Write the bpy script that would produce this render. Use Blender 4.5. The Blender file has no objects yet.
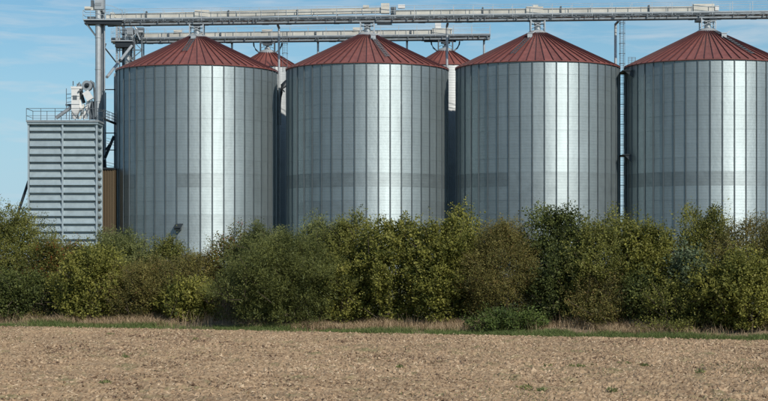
import bpy, math, random
import numpy as np
from mathutils import Vector, Matrix

random.seed(7)
rng = np.random.default_rng(11)
S = bpy.context.scene
COL = S.collection
PI = math.pi
R = math.radians

# ------------------------------------------------------------------ camera, sky, sun, exposure
F = 1850.0          # focal length in photo pixels (photo 768 wide)
Y0 = 255.0          # horizon row of the photo
CAMH = 2.6
cam_d = bpy.data.cameras.new('camera')
cam = bpy.data.objects.new('camera', cam_d)
COL.objects.link(cam)
cam.location = (0, 0, CAMH)
cam.rotation_euler = (PI / 2, 0, 0)
cam_d.sensor_width = 36
cam_d.lens = 36 * F / 768
cam_d.shift_y = (Y0 - 200.5) / 768
cam_d.clip_start = 0.5
cam_d.clip_end = 9000
S.camera = cam

SUN_EL, SUN_AZ = R(38), R(180 - 35)          # azimuth clockwise from +Y
w = bpy.data.worlds.new('World')
S.world = w
w.use_nodes = True
nt = w.node_tree
bg = nt.nodes['Background']
sky = nt.nodes.new('ShaderNodeTexSky')
sky.sky_type = 'NISHITA'
sky.sun_disc = False
sky.sun_elevation = SUN_EL
sky.sun_rotation = SUN_AZ
sky.air_density = 0.8
sky.dust_density = 0.1
sky.ozone_density = 2.0
bg.inputs['Strength'].default_value = 0.092
# thin wispy cirrus mixed into the sky itself
tc = nt.nodes.new('ShaderNodeTexCoord')
mp = nt.nodes.new('ShaderNodeMapping')
mp.inputs['Scale'].default_value = (7, 7, 60)
mp.inputs['Rotation'].default_value = (0, 0.06, 0)
mp.inputs['Location'].default_value = (0.9, 0.3, 0.2)
ns = nt.nodes.new('ShaderNodeTexNoise')
ns.inputs['Scale'].default_value = 1.6
ns.inputs['Detail'].default_value = 6
ns.inputs['Roughness'].default_value = 0.62
ns.inputs['Distortion'].default_value = 0.5
rp = nt.nodes.new('ShaderNodeValToRGB')
rp.color_ramp.elements[0].position = 0.47
rp.color_ramp.elements[0].color = (0, 0, 0, 1)
rp.color_ramp.elements[1].position = 0.72
rp.color_ramp.elements[1].color = (0.55, 0.55, 0.55, 1)
mx = nt.nodes.new('ShaderNodeMix')
mx.data_type = 'RGBA'
mx.inputs['B'].default_value = (7.2, 7.6, 8.0, 1)
nt.links.new(tc.outputs['Generated'], mp.inputs['Vector'])
nt.links.new(mp.outputs['Vector'], ns.inputs['Vector'])
nt.links.new(ns.outputs['Fac'], rp.inputs['Fac'])
nt.links.new(rp.outputs['Color'], mx.inputs['Factor'])
tn_ = nt.nodes.new('ShaderNodeMix')
tn_.data_type = 'RGBA'; tn_.blend_type = 'MULTIPLY'
tn_.inputs['Factor'].default_value = 1
tn_.inputs['B'].default_value = (0.66, 0.95, 0.98, 1)
nt.links.new(sky.outputs['Color'], tn_.inputs['A'])
sp_ = nt.nodes.new('ShaderNodeSeparateXYZ')
nt.links.new(tc.outputs['Generated'], sp_.inputs[0])
hz = nt.nodes.new('ShaderNodeMapRange')      # pale horizon haze, the same all the way round
hz.interpolation_type = 'SMOOTHSTEP'
hz.inputs['From Min'].default_value = -0.02
hz.inputs['From Max'].default_value = 0.17
hz.inputs['To Min'].default_value = 0.95
hz.inputs['To Max'].default_value = 0.0
nt.links.new(sp_.outputs['Z'], hz.inputs['Value'])
hm = nt.nodes.new('ShaderNodeMix')
hm.data_type = 'RGBA'
hm.inputs['B'].default_value = (4.5, 6.3, 7.9, 1)
nt.links.new(hz.outputs['Result'], hm.inputs['Factor'])
nt.links.new(tn_.outputs['Result'], hm.inputs['A'])
nt.links.new(hm.outputs['Result'], mx.inputs['A'])
nt.links.new(mx.outputs['Result'], bg.inputs['Color'])

sun_d = bpy.data.lights.new('sun', 'SUN')
sun_d.energy = 4.0
sun_d.angle = R(0.53)
sun_d.color = (1.0, 0.94, 0.85)
sun = bpy.data.objects.new('sun', sun_d)
COL.objects.link(sun)
sd = Vector((math.sin(SUN_AZ) * math.cos(SUN_EL), math.cos(SUN_AZ) * math.cos(SUN_EL), math.sin(SUN_EL)))
sun.rotation_euler = sd.to_track_quat('Z', 'Y').to_euler()
S.view_settings.view_transform = 'Standard'
S.view_settings.look = 'None'
S.view_settings.exposure = 0.0
S.view_settings.gamma = 1.0


def P(px, py, Y):
    return Vector(((px - 384) / F * Y, Y, CAMH + (Y0 - py) / F * Y))


# ------------------------------------------------------------------ materials
def mat(name, col, rough=0.7, metal=0.0, var=0.12, scale=3.0, bump=0.0, bscale=20.0, rnd=0.0,
        corr=None, stretch=(1, 1, 1), col2=None, spec=0.5):
    m = bpy.data.materials.new(name)
    m.use_nodes = True
    t = m.node_tree
    n, l = t.nodes, t.links
    b = n['Principled BSDF']
    b.inputs['Roughness'].default_value = rough
    b.inputs['Metallic'].default_value = metal
    b.inputs['Specular IOR Level'].default_value = spec
    g = n.new('ShaderNodeNewGeometry')
    mpn = n.new('ShaderNodeMapping')
    mpn.inputs['Scale'].default_value = stretch
    l.new(g.outputs['Position'], mpn.inputs['Vector'])
    nz = n.new('ShaderNodeTexNoise')
    nz.inputs['Scale'].default_value = scale
    nz.inputs['Detail'].default_value = 5
    nz.inputs['Roughness'].default_value = 0.6
    l.new(mpn.outputs['Vector'], nz.inputs['Vector'])
    r = n.new('ShaderNodeValToRGB')
    r.color_ramp.elements[0].position = 0.3
    r.color_ramp.elements[1].position = 0.7
    c2 = col2 or [c * (1 + var) for c in col]
    c1 = col if col2 else [c * (1 - var) for c in col]
    r.color_ramp.elements[0].color = (*c1, 1)
    r.color_ramp.elements[1].color = (*c2, 1)
    l.new(nz.outputs['Fac'], r.inputs['Fac'])
    out = r.outputs['Color']
    if rnd:
        oi = n.new('ShaderNodeObjectInfo')
        mr = n.new('ShaderNodeMapRange')
        mr.inputs['To Min'].default_value = 1 - rnd
        mr.inputs['To Max'].default_value = 1 + rnd
        l.new(oi.outputs['Random'], mr.inputs['Value'])
        hv = n.new('ShaderNodeHueSaturation')
        l.new(mr.outputs['Result'], hv.inputs['Value'])
        l.new(out, hv.inputs['Color'])
        out = hv.outputs['Color']
    l.new(out, b.inputs['Base Color'])
    nrm = None
    if bump:
        bz = n.new('ShaderNodeTexNoise')
        bz.inputs['Scale'].default_value = bscale
        bz.inputs['Detail'].default_value = 4
        l.new(g.outputs['Position'], bz.inputs['Vector'])
        bn = n.new('ShaderNodeBump')
        bn.inputs['Strength'].default_value = bump
        bn.inputs['Distance'].default_value = 0.05
        l.new(bz.outputs['Fac'], bn.inputs['Height'])
        nrm = bn.outputs['Normal']
    if corr:
        pitch, amp = corr
        sx = n.new('ShaderNodeSeparateXYZ')
        l.new(g.outputs['Position'], sx.inputs[0])
        m1 = n.new('ShaderNodeMath'); m1.operation = 'MULTIPLY'
        m1.inputs[1].default_value = 2 * PI / pitch
        l.new(sx.outputs['Z'], m1.inputs[0])
        k1 = n.new('ShaderNodeMath'); k1.operation = 'MULTIPLY'; k1.inputs[1].default_value = 2 * PI / 0.332
        l.new(sx.outputs['Z'], k1.inputs[0])
        k2 = n.new('ShaderNodeMath'); k2.operation = 'SINE'
        l.new(k1.outputs[0], k2.inputs[0])
        m2 = n.new('ShaderNodeMath'); m2.operation = 'SINE'
        l.new(m1.outputs[0], m2.inputs[0])
        m3 = n.new('ShaderNodeMath'); m3.operation = 'MULTIPLY'
        m3.inputs[1].default_value = amp
        l.new(m2.outputs[0], m3.inputs[0])
        cb = n.new('ShaderNodeCombineXYZ')
        k3 = n.new('ShaderNodeMath'); k3.operation = 'MULTIPLY_ADD'; k3.inputs[1].default_value = 0.05
        l.new(k2.outputs[0], k3.inputs[0]); l.new(m3.outputs[0], k3.inputs[2])
        l.new(k3.outputs[0], cb.inputs['Z'])
        va = n.new('ShaderNodeVectorMath'); va.operation = 'ADD'
        l.new(nrm or g.outputs['Normal'], va.inputs[0])
        l.new(cb.outputs[0], va.inputs[1])
        vn = n.new('ShaderNodeVectorMath'); vn.operation = 'NORMALIZE'
        l.new(va.outputs[0], vn.inputs[0])
        nrm = vn.outputs[0]
    if nrm:
        l.new(nrm, b.inputs['Normal'])
    return m


def leaf_mat(name, dark, light, extra=None, trans=0.38):
    if name.startswith('leaves'):
        dark = [1.75 * dark[0], 1.6 * dark[1], 1.7 * dark[2]]; light = [2.05 * light[0], 1.88 * light[1], 1.8 * light[2]]
    m = bpy.data.materials.new(name)
    m.use_nodes = True
    t = m.node_tree
    n, l = t.nodes, t.links
    b = n['Principled BSDF']
    b.inputs['Roughness'].default_value = 0.55
    b.inputs['Specular IOR Level'].default_value = 0.2
    a = n.new('ShaderNodeAttribute')
    a.attribute_name = 'tint'
    r = n.new('ShaderNodeValToRGB')
    e = r.color_ramp.elements
    e[0].position = 0.0
    e[0].color = (*dark, 1)
    e[1].position = 0.85
    e[1].color = (*light, 1)
    if extra:
        x = e.new(0.93)
        x.color = (*extra, 1)
    l.new(a.outputs['Fac'], r.inputs['Fac'])
    l.new(r.outputs['Color'], b.inputs['Base Color'])
    tr = n.new('ShaderNodeBsdfTranslucent')
    l.new(r.outputs['Color'], tr.inputs['Color'])
    mxs = n.new('ShaderNodeMixShader')
    mxs.inputs[0].default_value = trans
    l.new(b.outputs[0], mxs.inputs[1])
    l.new(tr.outputs[0], mxs.inputs[2])
    l.new(mxs.outputs[0], n['Material Output'].inputs['Surface'])
    return m


M = dict(
    galv=mat('galvanised_sheet', (0.355, 0.420, 0.438), 0.48, 0.77, 0.09, 0.7, bump=0.24, bscale=2.4, rnd=0.025, corr=(0.047, 0.42), stretch=(1.6, 1.6, 0.25)),
    galv_dull=mat('weathered_galvanised_sheet', (0.255, 0.30, 0.312), 0.50, 0.76, 0.12, 1.0, bump=0.24, bscale=2.4, rnd=0.05, corr=(0.047, 0.40)),
    galv_mid=mat('greyed_galvanised_sheet', (0.315, 0.37, 0.385), 0.49, 0.77, 0.10, 0.8, bump=0.24, bscale=2.4, rnd=0.04, corr=(0.047, 0.42)),
    galv_pale=mat('pale_galvanised_sheet', (0.50, 0.53, 0.535), 0.45, 0.3, 0.06, 0.5, rnd=0.06, corr=(0.047, 0.3)),
    stiff=mat('stiffener_steel', (0.135, 0.16, 0.17), 0.45, 0.55, 0.1, 0.8),
    roof=mat('oxide_red_roof_sheet', (0.215, 0.074, 0.060), 0.34, 0.0, 0.22, 1.1, rnd=0.12),
    rib=mat('oxide_red_seam', (0.075, 0.026, 0.026), 0.5, 0.0, 0.1, 1.0),
    eave=mat('eave_edge', (0.11, 0.045, 0.042), 0.5, 0.0, 0.1, 1.0),
    steel=mat('galvanised_steel', (0.50, 0.53, 0.54), 0.45, 0.45, 0.15, 1.5),
    dsteel=mat('dark_weathered_steel', (0.13, 0.15, 0.165), 0.55, 0.4, 0.2, 1.5),
    grate=mat('walkway_steel', (0.30, 0.33, 0.345), 0.55, 0.4, 0.2, 2.0),
    casing=mat('cream_painted_casing', (0.60, 0.585, 0.52), 0.5, 0.0, 0.16, 0.8, rnd=0.05),
    white=mat('white_painted_steel', (0.72, 0.72, 0.70), 0.5, 0.0, 0.08, 0.8),
    louver=mat('pale_blue_louver', (0.37, 0.45, 0.475), 0.42, 0.35, 0.12, 1.2, rnd=0.08),
    post=mat('pale_mullion', (0.40, 0.47, 0.50), 0.45, 0.35, 0.06, 0.7),
    inner=mat('dark_duct_inside', (0.34, 0.38, 0.40), 0.8, 0.0, 0.1, 1.0),
    brown=mat('brown_cladding', (0.095, 0.066, 0.034), 0.6, 0.0, 0.1, 1.0, stretch=(4, 4, 0.3)),
    dark=mat('dark_metal', (0.03, 0.038, 0.045), 0.5, 0.3, 0.15, 1.0),
    concrete=mat('concrete', (0.34, 0.33, 0.31), 0.9, 0.0, 0.1, 1.0, bump=0.2),
    bark=mat('bush_bark', (0.075, 0.055, 0.04), 0.9, 0.0, 0.3, 6.0),
    deadwood=mat('dead_grey_twig', (0.22, 0.165, 0.12), 0.9, 0.0, 0.25, 6.0),
    weather=mat('cab_grey', (0.30, 0.33, 0.35), 0.5, 0.3, 0.12, 1.0),
)


# ------------------------------------------------------------------ mesh helpers
class MB:
    def __init__(s):
        s.v = []; s.f = []; s.sm = []

    def add(s, vs, fs, smooth=False):
        k = len(s.v)
        s.v += [tuple(v) for v in vs]
        s.f += [tuple(k + i for i in f) for f in fs]
        s.sm += [smooth] * len(fs)

    def box(s, a, b, rot=None, c=None):
        x0, y0, z0 = a; x1, y1, z1 = b
        vs = [(x, y, z) for z in (z0, z1) for y in (y0, y1) for x in (x0, x1)]
        if rot is not None:
            c = Vector(c)
            vs = [c + rot @ (Vector(v) - c) for v in vs]
        s.add(vs, [(0, 2, 3, 1), (4, 5, 7, 6), (0, 1, 5, 4), (1, 3, 7, 5), (3, 2, 6, 7), (2, 0, 4, 6)])

    def bar(s, a, b, wd, dp=None):
        """square bar from a to b"""
        a = Vector(a); b = Vector(b); dp = dp or wd
        d = (b - a)
        if d.length < 1e-6: return
        d.normalize()
        up = Vector((0, 0, 1)) if abs(d.z) < 0.9 else Vector((0, 1, 0))
        u = d.cross(up).normalized(); v = u.cross(d).normalized()
        vs = []
        for p in (a, b):
            for i, j in ((-1, -1), (1, -1), (1, 1), (-1, 1)):
                vs.append(p + u * i * wd / 2 + v * j * dp / 2)
        s.add(vs, [(0, 1, 2, 3), (7, 6, 5, 4), (0, 4, 5, 1), (1, 5, 6, 2), (2, 6, 7, 3), (3, 7, 4, 0)])

    def tube(s, pts, r, n=10, caps=True):
        pts = [Vector(p) for p in pts]
        if not isinstance(r, (list, tuple)): r = [r] * len(pts)
        vs = []
        for i, p in enumerate(pts):
            d = (pts[min(i + 1, len(pts) - 1)] - pts[max(i - 1, 0)]).normalized()
            up = Vector((0, 0, 1)) if abs(d.z) < 0.9 else Vector((0, 1, 0))
            u = d.cross(up).normalized(); v = u.cross(d).normalized()
            for k in range(n):
                a = 2 * PI * k / n
                vs.append(p + (u * math.cos(a) + v * math.sin(a)) * r[i])
        fs = []
        for i in range(len(pts) - 1):
            for k in range(n):
                k2 = (k + 1) % n
                fs.append((i * n + k, i * n + k2, (i + 1) * n + k2, (i + 1) * n + k))
        s.add(vs, fs, n > 5)
        if caps:
            s.add(vs[:n], [tuple(range(n))[::-1]])
            s.add(vs[-n:], [tuple(range(n))])

    def lathe(s, prof, n=32, c=(0, 0), smooth=True, a0=0, a1=2 * PI):
        full = abs(a1 - a0 - 2 * PI) < 1e-6
        m = n if full else n + 1
        vs = []
        for r, z in prof:
            for k in range(m):
                a = a0 + (a1 - a0) * k / n
                vs.append((c[0] + r * math.sin(a), c[1] - r * math.cos(a), z))
        fs = []
        for i in range(len(prof) - 1):
            for k in range(n):
                k2 = (k + 1) % m
                fs.append((i * m + k, i * m + k2, (i + 1) * m + k2, (i + 1) * m + k))
        s.add(vs, fs, smooth)

    def mesh(s, name, m):
        me = bpy.data.meshes.new(name)
        me.from_pydata(s.v, [], s.f)
        me.polygons.foreach_set('use_smooth', s.sm)
        me.materials.append(m)
        me.update()
        return me

    def build(s, name, m, parent=None, loc=(0, 0, 0)):
        return link(name, s.mesh(name, m), parent, loc)


def link(name, me, parent=None, loc=(0, 0, 0), rz=0.0):
    o = bpy.data.objects.new(name, me)
    COL.objects.link(o)
    o.location = loc
    o.rotation_euler = (0, 0, rz)
    if parent is not None:
        o.parent = parent
    return o


def thing(name, label, cat, loc=(0, 0, 0), group=None, rz=0.0):
    o = bpy.data.objects.new(name, None)
    COL.objects.link(o)
    o.empty_display_size = 0.5
    o.location = loc
    o.rotation_euler = (0, 0, rz)
    o['label'] = label; o['category'] = cat
    if group: o['group'] = group
    return o


def tri_mesh(name, V, m, per, tint=None, smooth=False):
    """V (N,per,3) array of separate polygons"""
    N = V.shape[0]
    me = bpy.data.meshes.new(name)
    me.vertices.add(N * per)
    me.vertices.foreach_set('co', V.astype(np.float32).ravel())
    me.loops.add(N * per)
    me.loops.foreach_set('vertex_index', np.arange(N * per, dtype=np.int32))
    me.polygons.add(N)
    me.polygons.foreach_set('loop_start', np.arange(0, N * per, per, dtype=np.int32))
    me.polygons.foreach_set('loop_total', np.full(N, per, dtype=np.int32))
    if tint is not None:
        at = me.attributes.new('tint', 'FLOAT', 'POINT')
        at.data.foreach_set('value', np.repeat(tint, per).astype(np.float32))
    me.materials.append(m)
    me.update(calc_edges=True)
    return me


def grid_mesh(name, X, Y, Z, m, smooth=True):
    ny, nx = X.shape
    me = bpy.data.meshes.new(name)
    me.vertices.add(nx * ny)
    me.vertices.foreach_set('co', np.stack([X, Y, Z], -1).astype(np.float32).ravel())
    i = np.arange(ny - 1)[:, None] * nx + np.arange(nx - 1)[None, :]
    q = np.stack([i, i + 1, i + nx + 1, i + nx], -1).reshape(-1, 4)
    n = q.shape[0]
    me.loops.add(n * 4)
    me.loops.foreach_set('vertex_index', q.astype(np.int32).ravel())
    me.polygons.add(n)
    me.polygons.foreach_set('loop_start', np.arange(0, n * 4, 4, dtype=np.int32))
    me.polygons.foreach_set('loop_total', np.full(n, 4, dtype=np.int32))
    me.polygons.foreach_set('use_smooth', np.full(n, smooth))
    me.materials.append(m)
    me.update(calc_edges=True)
    return me


def vnoise(x, y, seed):
    g = np.random.default_rng(seed).random((256, 256))
    xi = np.floor(x).astype(int); yi = np.floor(y).astype(int)
    fx = x - xi; fy = y - yi
    fx = fx * fx * (3 - 2 * fx); fy = fy * fy * (3 - 2 * fy)
    a = g[yi % 256, xi % 256]; b = g[yi % 256, (xi + 1) % 256]
    c = g[(yi + 1) % 256, xi % 256]; d = g[(yi + 1) % 256, (xi + 1) % 256]
    return (a * (1 - fx) + b * fx) * (1 - fy) + (c * (1 - fx) + d * fx) * fy


def edgeY(X):
    return 59.76 - 0.449 * X


def bankz(X, d):
    """height of the verge d metres behind the field edge"""
    s = np.clip(d / 3.2, 0, 1)
    s = s * s * (3 - 2 * s)
    return 0.03 + 0.30 * s + 0.10 * (vnoise(X * 0.7 + 50, d * 0.7 + 9, 5) - 0.5) * np.clip(d / 1.5, 0, 1)


# ------------------------------------------------------------------ ground, field, verge
def structure(o, label=None, kind='structure'):
    o['kind'] = kind
    if label: o['label'] = label
    return o


gm = mat('rough_ground', (0.07, 0.085, 0.035), 0.95, 0, 0.3, 0.3, bump=0.4, bscale=3, col2=(0.15, 0.13, 0.075))
b = MB()
b.add([(-5000, -2000, -0.02), (5000, -2000, -0.02), (5000, 7500, -0.02), (-5000, 7500, -0.02)], [(0, 1, 2, 3)])
structure(b.build('ground', gm))


def soil_material():
    m = bpy.data.materials.new('dry_tilled_soil')
    m.use_nodes = True
    t = m.node_tree; n = t.nodes; l = t.links
    bs = n['Principled BSDF']
    bs.inputs['Roughness'].default_value = 0.95
    bs.inputs['Specular IOR Level'].default_value = 0.15
    g = n.new('ShaderNodeNewGeometry')

    def nz(scale, st, detail=4):
        mpn = n.new('ShaderNodeMapping'); mpn.inputs['Scale'].default_value = st
        l.new(g.outputs['Position'], mpn.inputs['Vector'])
        z = n.new('ShaderNodeTexNoise')
        z.inputs['Scale'].default_value = scale; z.inputs['Detail'].default_value = detail
        z.inputs['Roughness'].default_value = 0.65
        l.new(mpn.outputs['Vector'], z.inputs['Vector'])
        return z.outputs['Fac']

    def ramp(fac, stops):
        r = n.new('ShaderNodeValToRGB')
        e = r.color_ramp.elements
        e[0].position, e[0].color = stops[0][0], (*stops[0][1], 1)
        e[1].position, e[1].color = stops[-1][0], (*stops[-1][1], 1)
        for p, c in stops[1:-1]:
            x = e.new(p); x.color = (*c, 1)
        l.new(fac, r.inputs['Fac'])
        return r.outputs['Color']
    fine = ramp(nz(11, (1, 0.8, 1), 7), [(0.30, (0.125, 0.080, 0.048)), (0.45, (0.335, 0.232, 0.142)), (0.72, (0.53, 0.40, 0.26))])
    big = ramp(nz(0.5, (0.5, 1.2, 1), 6), [(0.32, (0.74, 0.74, 0.74)), (0.68, (1.14, 1.12, 1.08))])
    mul = n.new('ShaderNodeMix'); mul.data_type = 'RGBA'; mul.blend_type = 'MULTIPLY'
    mul.inputs['Factor'].default_value = 1
    l.new(fine, mul.inputs['A']); l.new(big, mul.inputs['B'])
    # sparse greenish film of seedlings
    gmask = ramp(nz(1.3, (1, 0.5, 1), 5), [(0.54, (0, 0, 0)), (0.68, (0.6, 0.6, 0.6))])
    mg = n.new('ShaderNodeMix'); mg.data_type = 'RGBA'
    mg.inputs['B'].default_value = (0.16, 0.165, 0.075, 1)
    l.new(gmask, mg.inputs['Factor']); l.new(mul.outputs['Result'], mg.inputs['A'])
    l.new(mg.outputs['Result'], bs.inputs['Base Color'])
    bn = n.new('ShaderNodeBump'); bn.inputs['Strength'].default_value = 0.5; bn.inputs['Distance'].default_value = 0.03
    l.new(nz(28, (1, 1, 1)), bn.inputs['Height'])
    l.new(bn.outputs['Normal'], bs.inputs['Normal'])
    return m


soil = soil_material()
b = MB()
b.add([(-400, -60, 0.0), (400, -60, 0.0), (400, edgeY(400) if edgeY(400) > -60 else -59, 0.0), (260, edgeY(260), 0.0), (-400, edgeY(-400), 0.0)],
      [(0, 1, 2, 3, 4)])
structure(b.build('field', soil))

# finely modelled tilled soil where the photograph looks
nx, ny = 900, 300
xs = np.linspace(-17, 17, nx)
t = np.linspace(0, 1, ny)
XX = np.repeat(xs[None, :], ny, 0)
YY = 29.0 + (edgeY(XX) - 29.0) * t[:, None]
h = (vnoise(XX * 2.2, YY * 1.4, 1) - 0.5) * 0.05
h += np.maximum(vnoise(XX * 6.5 + 3, YY * 4, 2) - 0.5, 0) * 0.07
h += np.maximum(vnoise(XX * 17 + 7, YY * 11, 3) - 0.5, 0) * 0.07
h += rng.random(XX.shape) * 0.018
h += 0.035 * np.sin((YY + 0.449 * XX + 0.5 * vnoise(XX * 0.3, YY * 0.3, 9)) * 2 * PI / 1.1) * (0.4 + vnoise(XX * 0.2 + 5, YY * 0.2, 12))
edge = np.minimum.reduce([np.clip((17 - np.abs(XX)) / 0.6, 0, 1), np.clip(t[:, None] * 40, 0, 1) + 0 * XX, np.clip((1 - t[:, None]) * 60, 0, 1) + 0 * XX])
ZZ = -0.05 + (h + 0.10) * edge
structure(link('tilled_soil', grid_mesh('tilled_soil', XX, YY, ZZ, soil, False)))

# clods and straw
clodm = leaf_mat('soil_clod', (0.085, 0.050, 0.030), (0.43, 0.30, 0.185), (0.50, 0.38, 0.25), trans=0.0)
N = 110000
cx = rng.uniform(-16.5, 16.5, N); tt = rng.random(N)
cy = 30 + (edgeY(cx) - 30.3) * tt
r0 = 0.010 + 0.036 * rng.random(N) ** 3.0
r0 *= 0.55 + 0.9 * vnoise(cx * 0.9, cy * 0.35, 61)
base = np.array([(1, 0, 0), (0, 1, 0), (-1, 0, 0), (0, -1, 0), (0, 0, 1)], float)
jit = base[None] * r0[:, None, None] * rng.uniform(0.5, 1.4, (N, 5, 3)) * np.array([1.4, 1.2, 1.0])
jit[:, 4, :2] += rng.normal(0, 0.5, (N, 2)) * r0[:, None]
ang = rng.uniform(0, 2 * PI, N)
ca, sa = np.cos(ang)[:, None], np.sin(ang)[:, None]
xr = jit[..., 0] * ca - jit[..., 1] * sa; yr = jit[..., 0] * sa + jit[..., 1] * ca
pts = np.stack([xr, yr, jit[..., 2]], -1) + np.stack([cx, cy, 0.065 + 0.03 * rng.random(N)], -1)[:, None]
tri = pts[:, [[0, 1, 4], [1, 2, 4], [2, 3, 4], [3, 0, 4]]].reshape(-1, 3, 3)
ct = np.clip(0.50 + 0.22 * rng.normal(0, 1, N) + 0.5 * (vnoise(cx * 0.6, cy * 0.3, 62) - 0.5), 0, 0.9)
ct[rng.random(N) < 0.04] = 1.0
structure(link('soil_clods', tri_mesh('soil_clods', tri, clodm, 3, np.repeat(ct, 4))), 'dry crumbly clods lying all over the tilled field', 'stuff')

strawm = leaf_mat('pale_straw', (0.30, 0.22, 0.13), (0.60, 0.48, 0.33), trans=0.1)
N = 15000
cx = rng.uniform(-16.5, 16.5, N); cy = 30 + (edgeY(cx) - 30.3) * rng.random(N)
a = rng.uniform(0, PI, N); L = rng.uniform(0.02, 0.075, N)
d = np.stack([np.cos(a) * L, np.sin(a) * L, rng.normal(0, 0.3, N) * L], -1)
o = np.stack([cx, cy, 0.085 + rng.random(N) * 0.03], -1)
wv = np.stack([np.zeros(N), np.zeros(N), np.full(N, 0.006)], -1) + np.stack([-np.sin(a), np.cos(a), 0 * a], -1) * 0.004
V = np.stack([o - wv, o + d - wv, o + d + wv, o + wv], 1)
structure(link('straw_litter', tri_mesh('straw_litter', V, strawm, 4, rng.random(N))), 'bits of pale straw stubble scattered over the tilled soil', 'stuff')

seedm = leaf_mat('seedling_green', (0.07, 0.09, 0.03), (0.19, 0.22, 0.09), trans=0.2)
N = 60000
cx = rng.uniform(-16.5, 16.5, N); cy = 30 + (edgeY(cx) - 30.3) * rng.random(N)
kp = rng.random(N) < np.clip((vnoise(cx * 1.1, cy * 0.45, 71) * vnoise(cx * 0.35 + 3, cy * 0.2, 72) - 0.38) * 3.2, 0.01, 1)
cx, cy = cx[kp], cy[kp]; N = len(cx)
a = rng.uniform(0, 2 * PI, N); L = rng.uniform(0.02, 0.055, N)
o = np.stack([cx, cy, 0.07 + rng.random(N) * 0.03], -1)
d = np.stack([np.cos(a) * L, np.sin(a) * L, rng.uniform(0.2, 1.2, N) * L], -1)
wv = np.stack([-np.sin(a), np.cos(a), 0.3 + 0 * a], -1) * 0.009
V = np.stack([o, o + d * 0.5 - wv, o + d, o + d * 0.5 + wv], 1)
structure(link('seedlings', tri_mesh('seedlings', V, seedm, 4, rng.random(N))), 'faint green film of seedlings sprouting in patches of the field', 'stuff')

vm = mat('dry_verge_soil', (0.16, 0.12, 0.075), 0.95, 0, 0.3, 1.2, bump=0.5, bscale=8, col2=(0.34, 0.245, 0.155))
nx, ny = 320, 60
xs = np.linspace(-26, 24, nx)
dd = np.linspace(-0.02, 14, ny)
XX = np.repeat(xs[None], ny, 0); DD = np.repeat(dd[:, None], nx, 1)
ZZ = bankz(XX, DD) + (vnoise(XX * 5, DD * 5, 8) - 0.5) * 0.06
ZZ[0] = -0.05; ZZ[-1] = -0.05; ZZ[:, 0] = -0.05; ZZ[:, -1] = -0.05
structure(link('verge', grid_mesh('verge', XX, edgeY(XX) + DD, ZZ, vm)))


def blades(name, label, N, dmin, dmax, hmin, hmax, wd, mt, dens, lean=0.5, seed=1, xr=(-17, 16.5)):
    g = np.random.default_rng(seed)
    x = g.uniform(xr[0], xr[1], N * 3); dpt = g.uniform(dmin, dmax, N * 3)
    keep = g.random(N * 3) < dens(x, dpt)
    x = x[keep][:N]; dpt = dpt[keep][:N]
    n = len(x)
    z = bankz(x, dpt) - 0.02
    hh = g.uniform(hmin, hmax, n) * (0.6 + 0.8 * vnoise(x * 1.3 + seed, dpt * 1.3, seed))
    az = g.uniform(0, 2 * PI, n)
    ln = g.normal(0, lean, (n, 2)) * hh[:, None]
    o = np.stack([x, edgeY(x) + dpt, z], -1)
    wv = np.stack([np.cos(az), np.sin(az), 0 * az], -1) * wd / 2
    mid = o + np.stack([ln[:, 0] * 0.35, ln[:, 1] * 0.35, hh * 0.6], -1)
    tip = o + np.stack([ln[:, 0], ln[:, 1], hh * (1 - 0.15 * lean)], -1)
    V = np.stack([o - wv, o + wv, mid + wv * 0.8, mid - wv * 0.8], 1)
    V2 = np.stack([mid - wv * 0.8, mid + wv * 0.8, tip, tip], 1)
    V2[:, 3] = tip - wv * 0.1
    tn = g.random(n)
    ob = link(name, tri_mesh(name, np.concatenate([V, V2]), mt, 4, np.concatenate([tn, tn])))
    return structure(ob, label, 'stuff')


green_blade = leaf_mat('verge_grass_green', (0.065, 0.095, 0.028), (0.21, 0.26, 0.09), trans=0.25)
dry_blade = leaf_mat('dry_grass', (0.19, 0.13, 0.07), (0.58, 0.44, 0.28), trans=0.2)
blades('verge_grass', 'short green grass strip between the field and the hedge', 56000, -0.55, 1.25, 0.05, 0.22, 0.014, green_blade,
       lambda x, d: (0.15 + 0.85 * (vnoise(x * 0.8, d * 1.0 + 3, 21) > 0.35)) * (d > -0.6 * vnoise(x * 1.7, x * 0 + 4, 22)), seed=3)
blades('seed_stalks', 'sparse tall bleached stalks with seed heads rising from the verge', 1500, 0.8, 3.4, 0.25, 0.55, 0.010, dry_blade,
       lambda x, d: np.clip((vnoise(x * 0.9 + 2, d * 0.8, 35) - 0.45) * 3, 0.02, 1), lean=0.25, seed=6)
blades('dry_grass', 'tall bleached dry grass along the foot of the hedge', 60000, 0.9, 3.6, 0.06, 0.34, 0.012, dry_blade,
       lambda x, d: np.clip((vnoise(x * 0.5 + 7, d * 0.8, 33) - 0.36) * 3, 0.03, 1) * np.clip(1.1 - x / 20, 0.3, 1), seed=4)

# ------------------------------------------------------------------ grain silos
RW = 10.05
ZE = 25.7          # eave
CH = 1.66          # height of one course of sheets
NB = 44            # bays round the wall
NC = 15
NR = 60            # roof panels
R2, ZC = 1.12, 30.05


def arc_sheet(mb, a0, nb, z0, z1, R0, dA, lip=0.014):
    """nb bays from angle a0, every bay only slightly bowed"""
    for k in range(nb):
        b0 = a0 + k * dA
        vs = []
        for z, rr in ((z0, R0 + lip), (z1, R0)):
            for j in range(5):
                a = b0 + dA * j / 4
                u = (j / 4 - 0.5) * 2
                chord = rr * math.cos(dA / 2) / math.cos(a - b0 - dA / 2)
                r = chord + (rr - chord) * 0.6
                vs.append((r * math.sin(a), -r * math.cos(a), z))
        mb.add(vs, [(j, j + 1, j + 6, j + 5) for j in range(4)], True)


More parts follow.
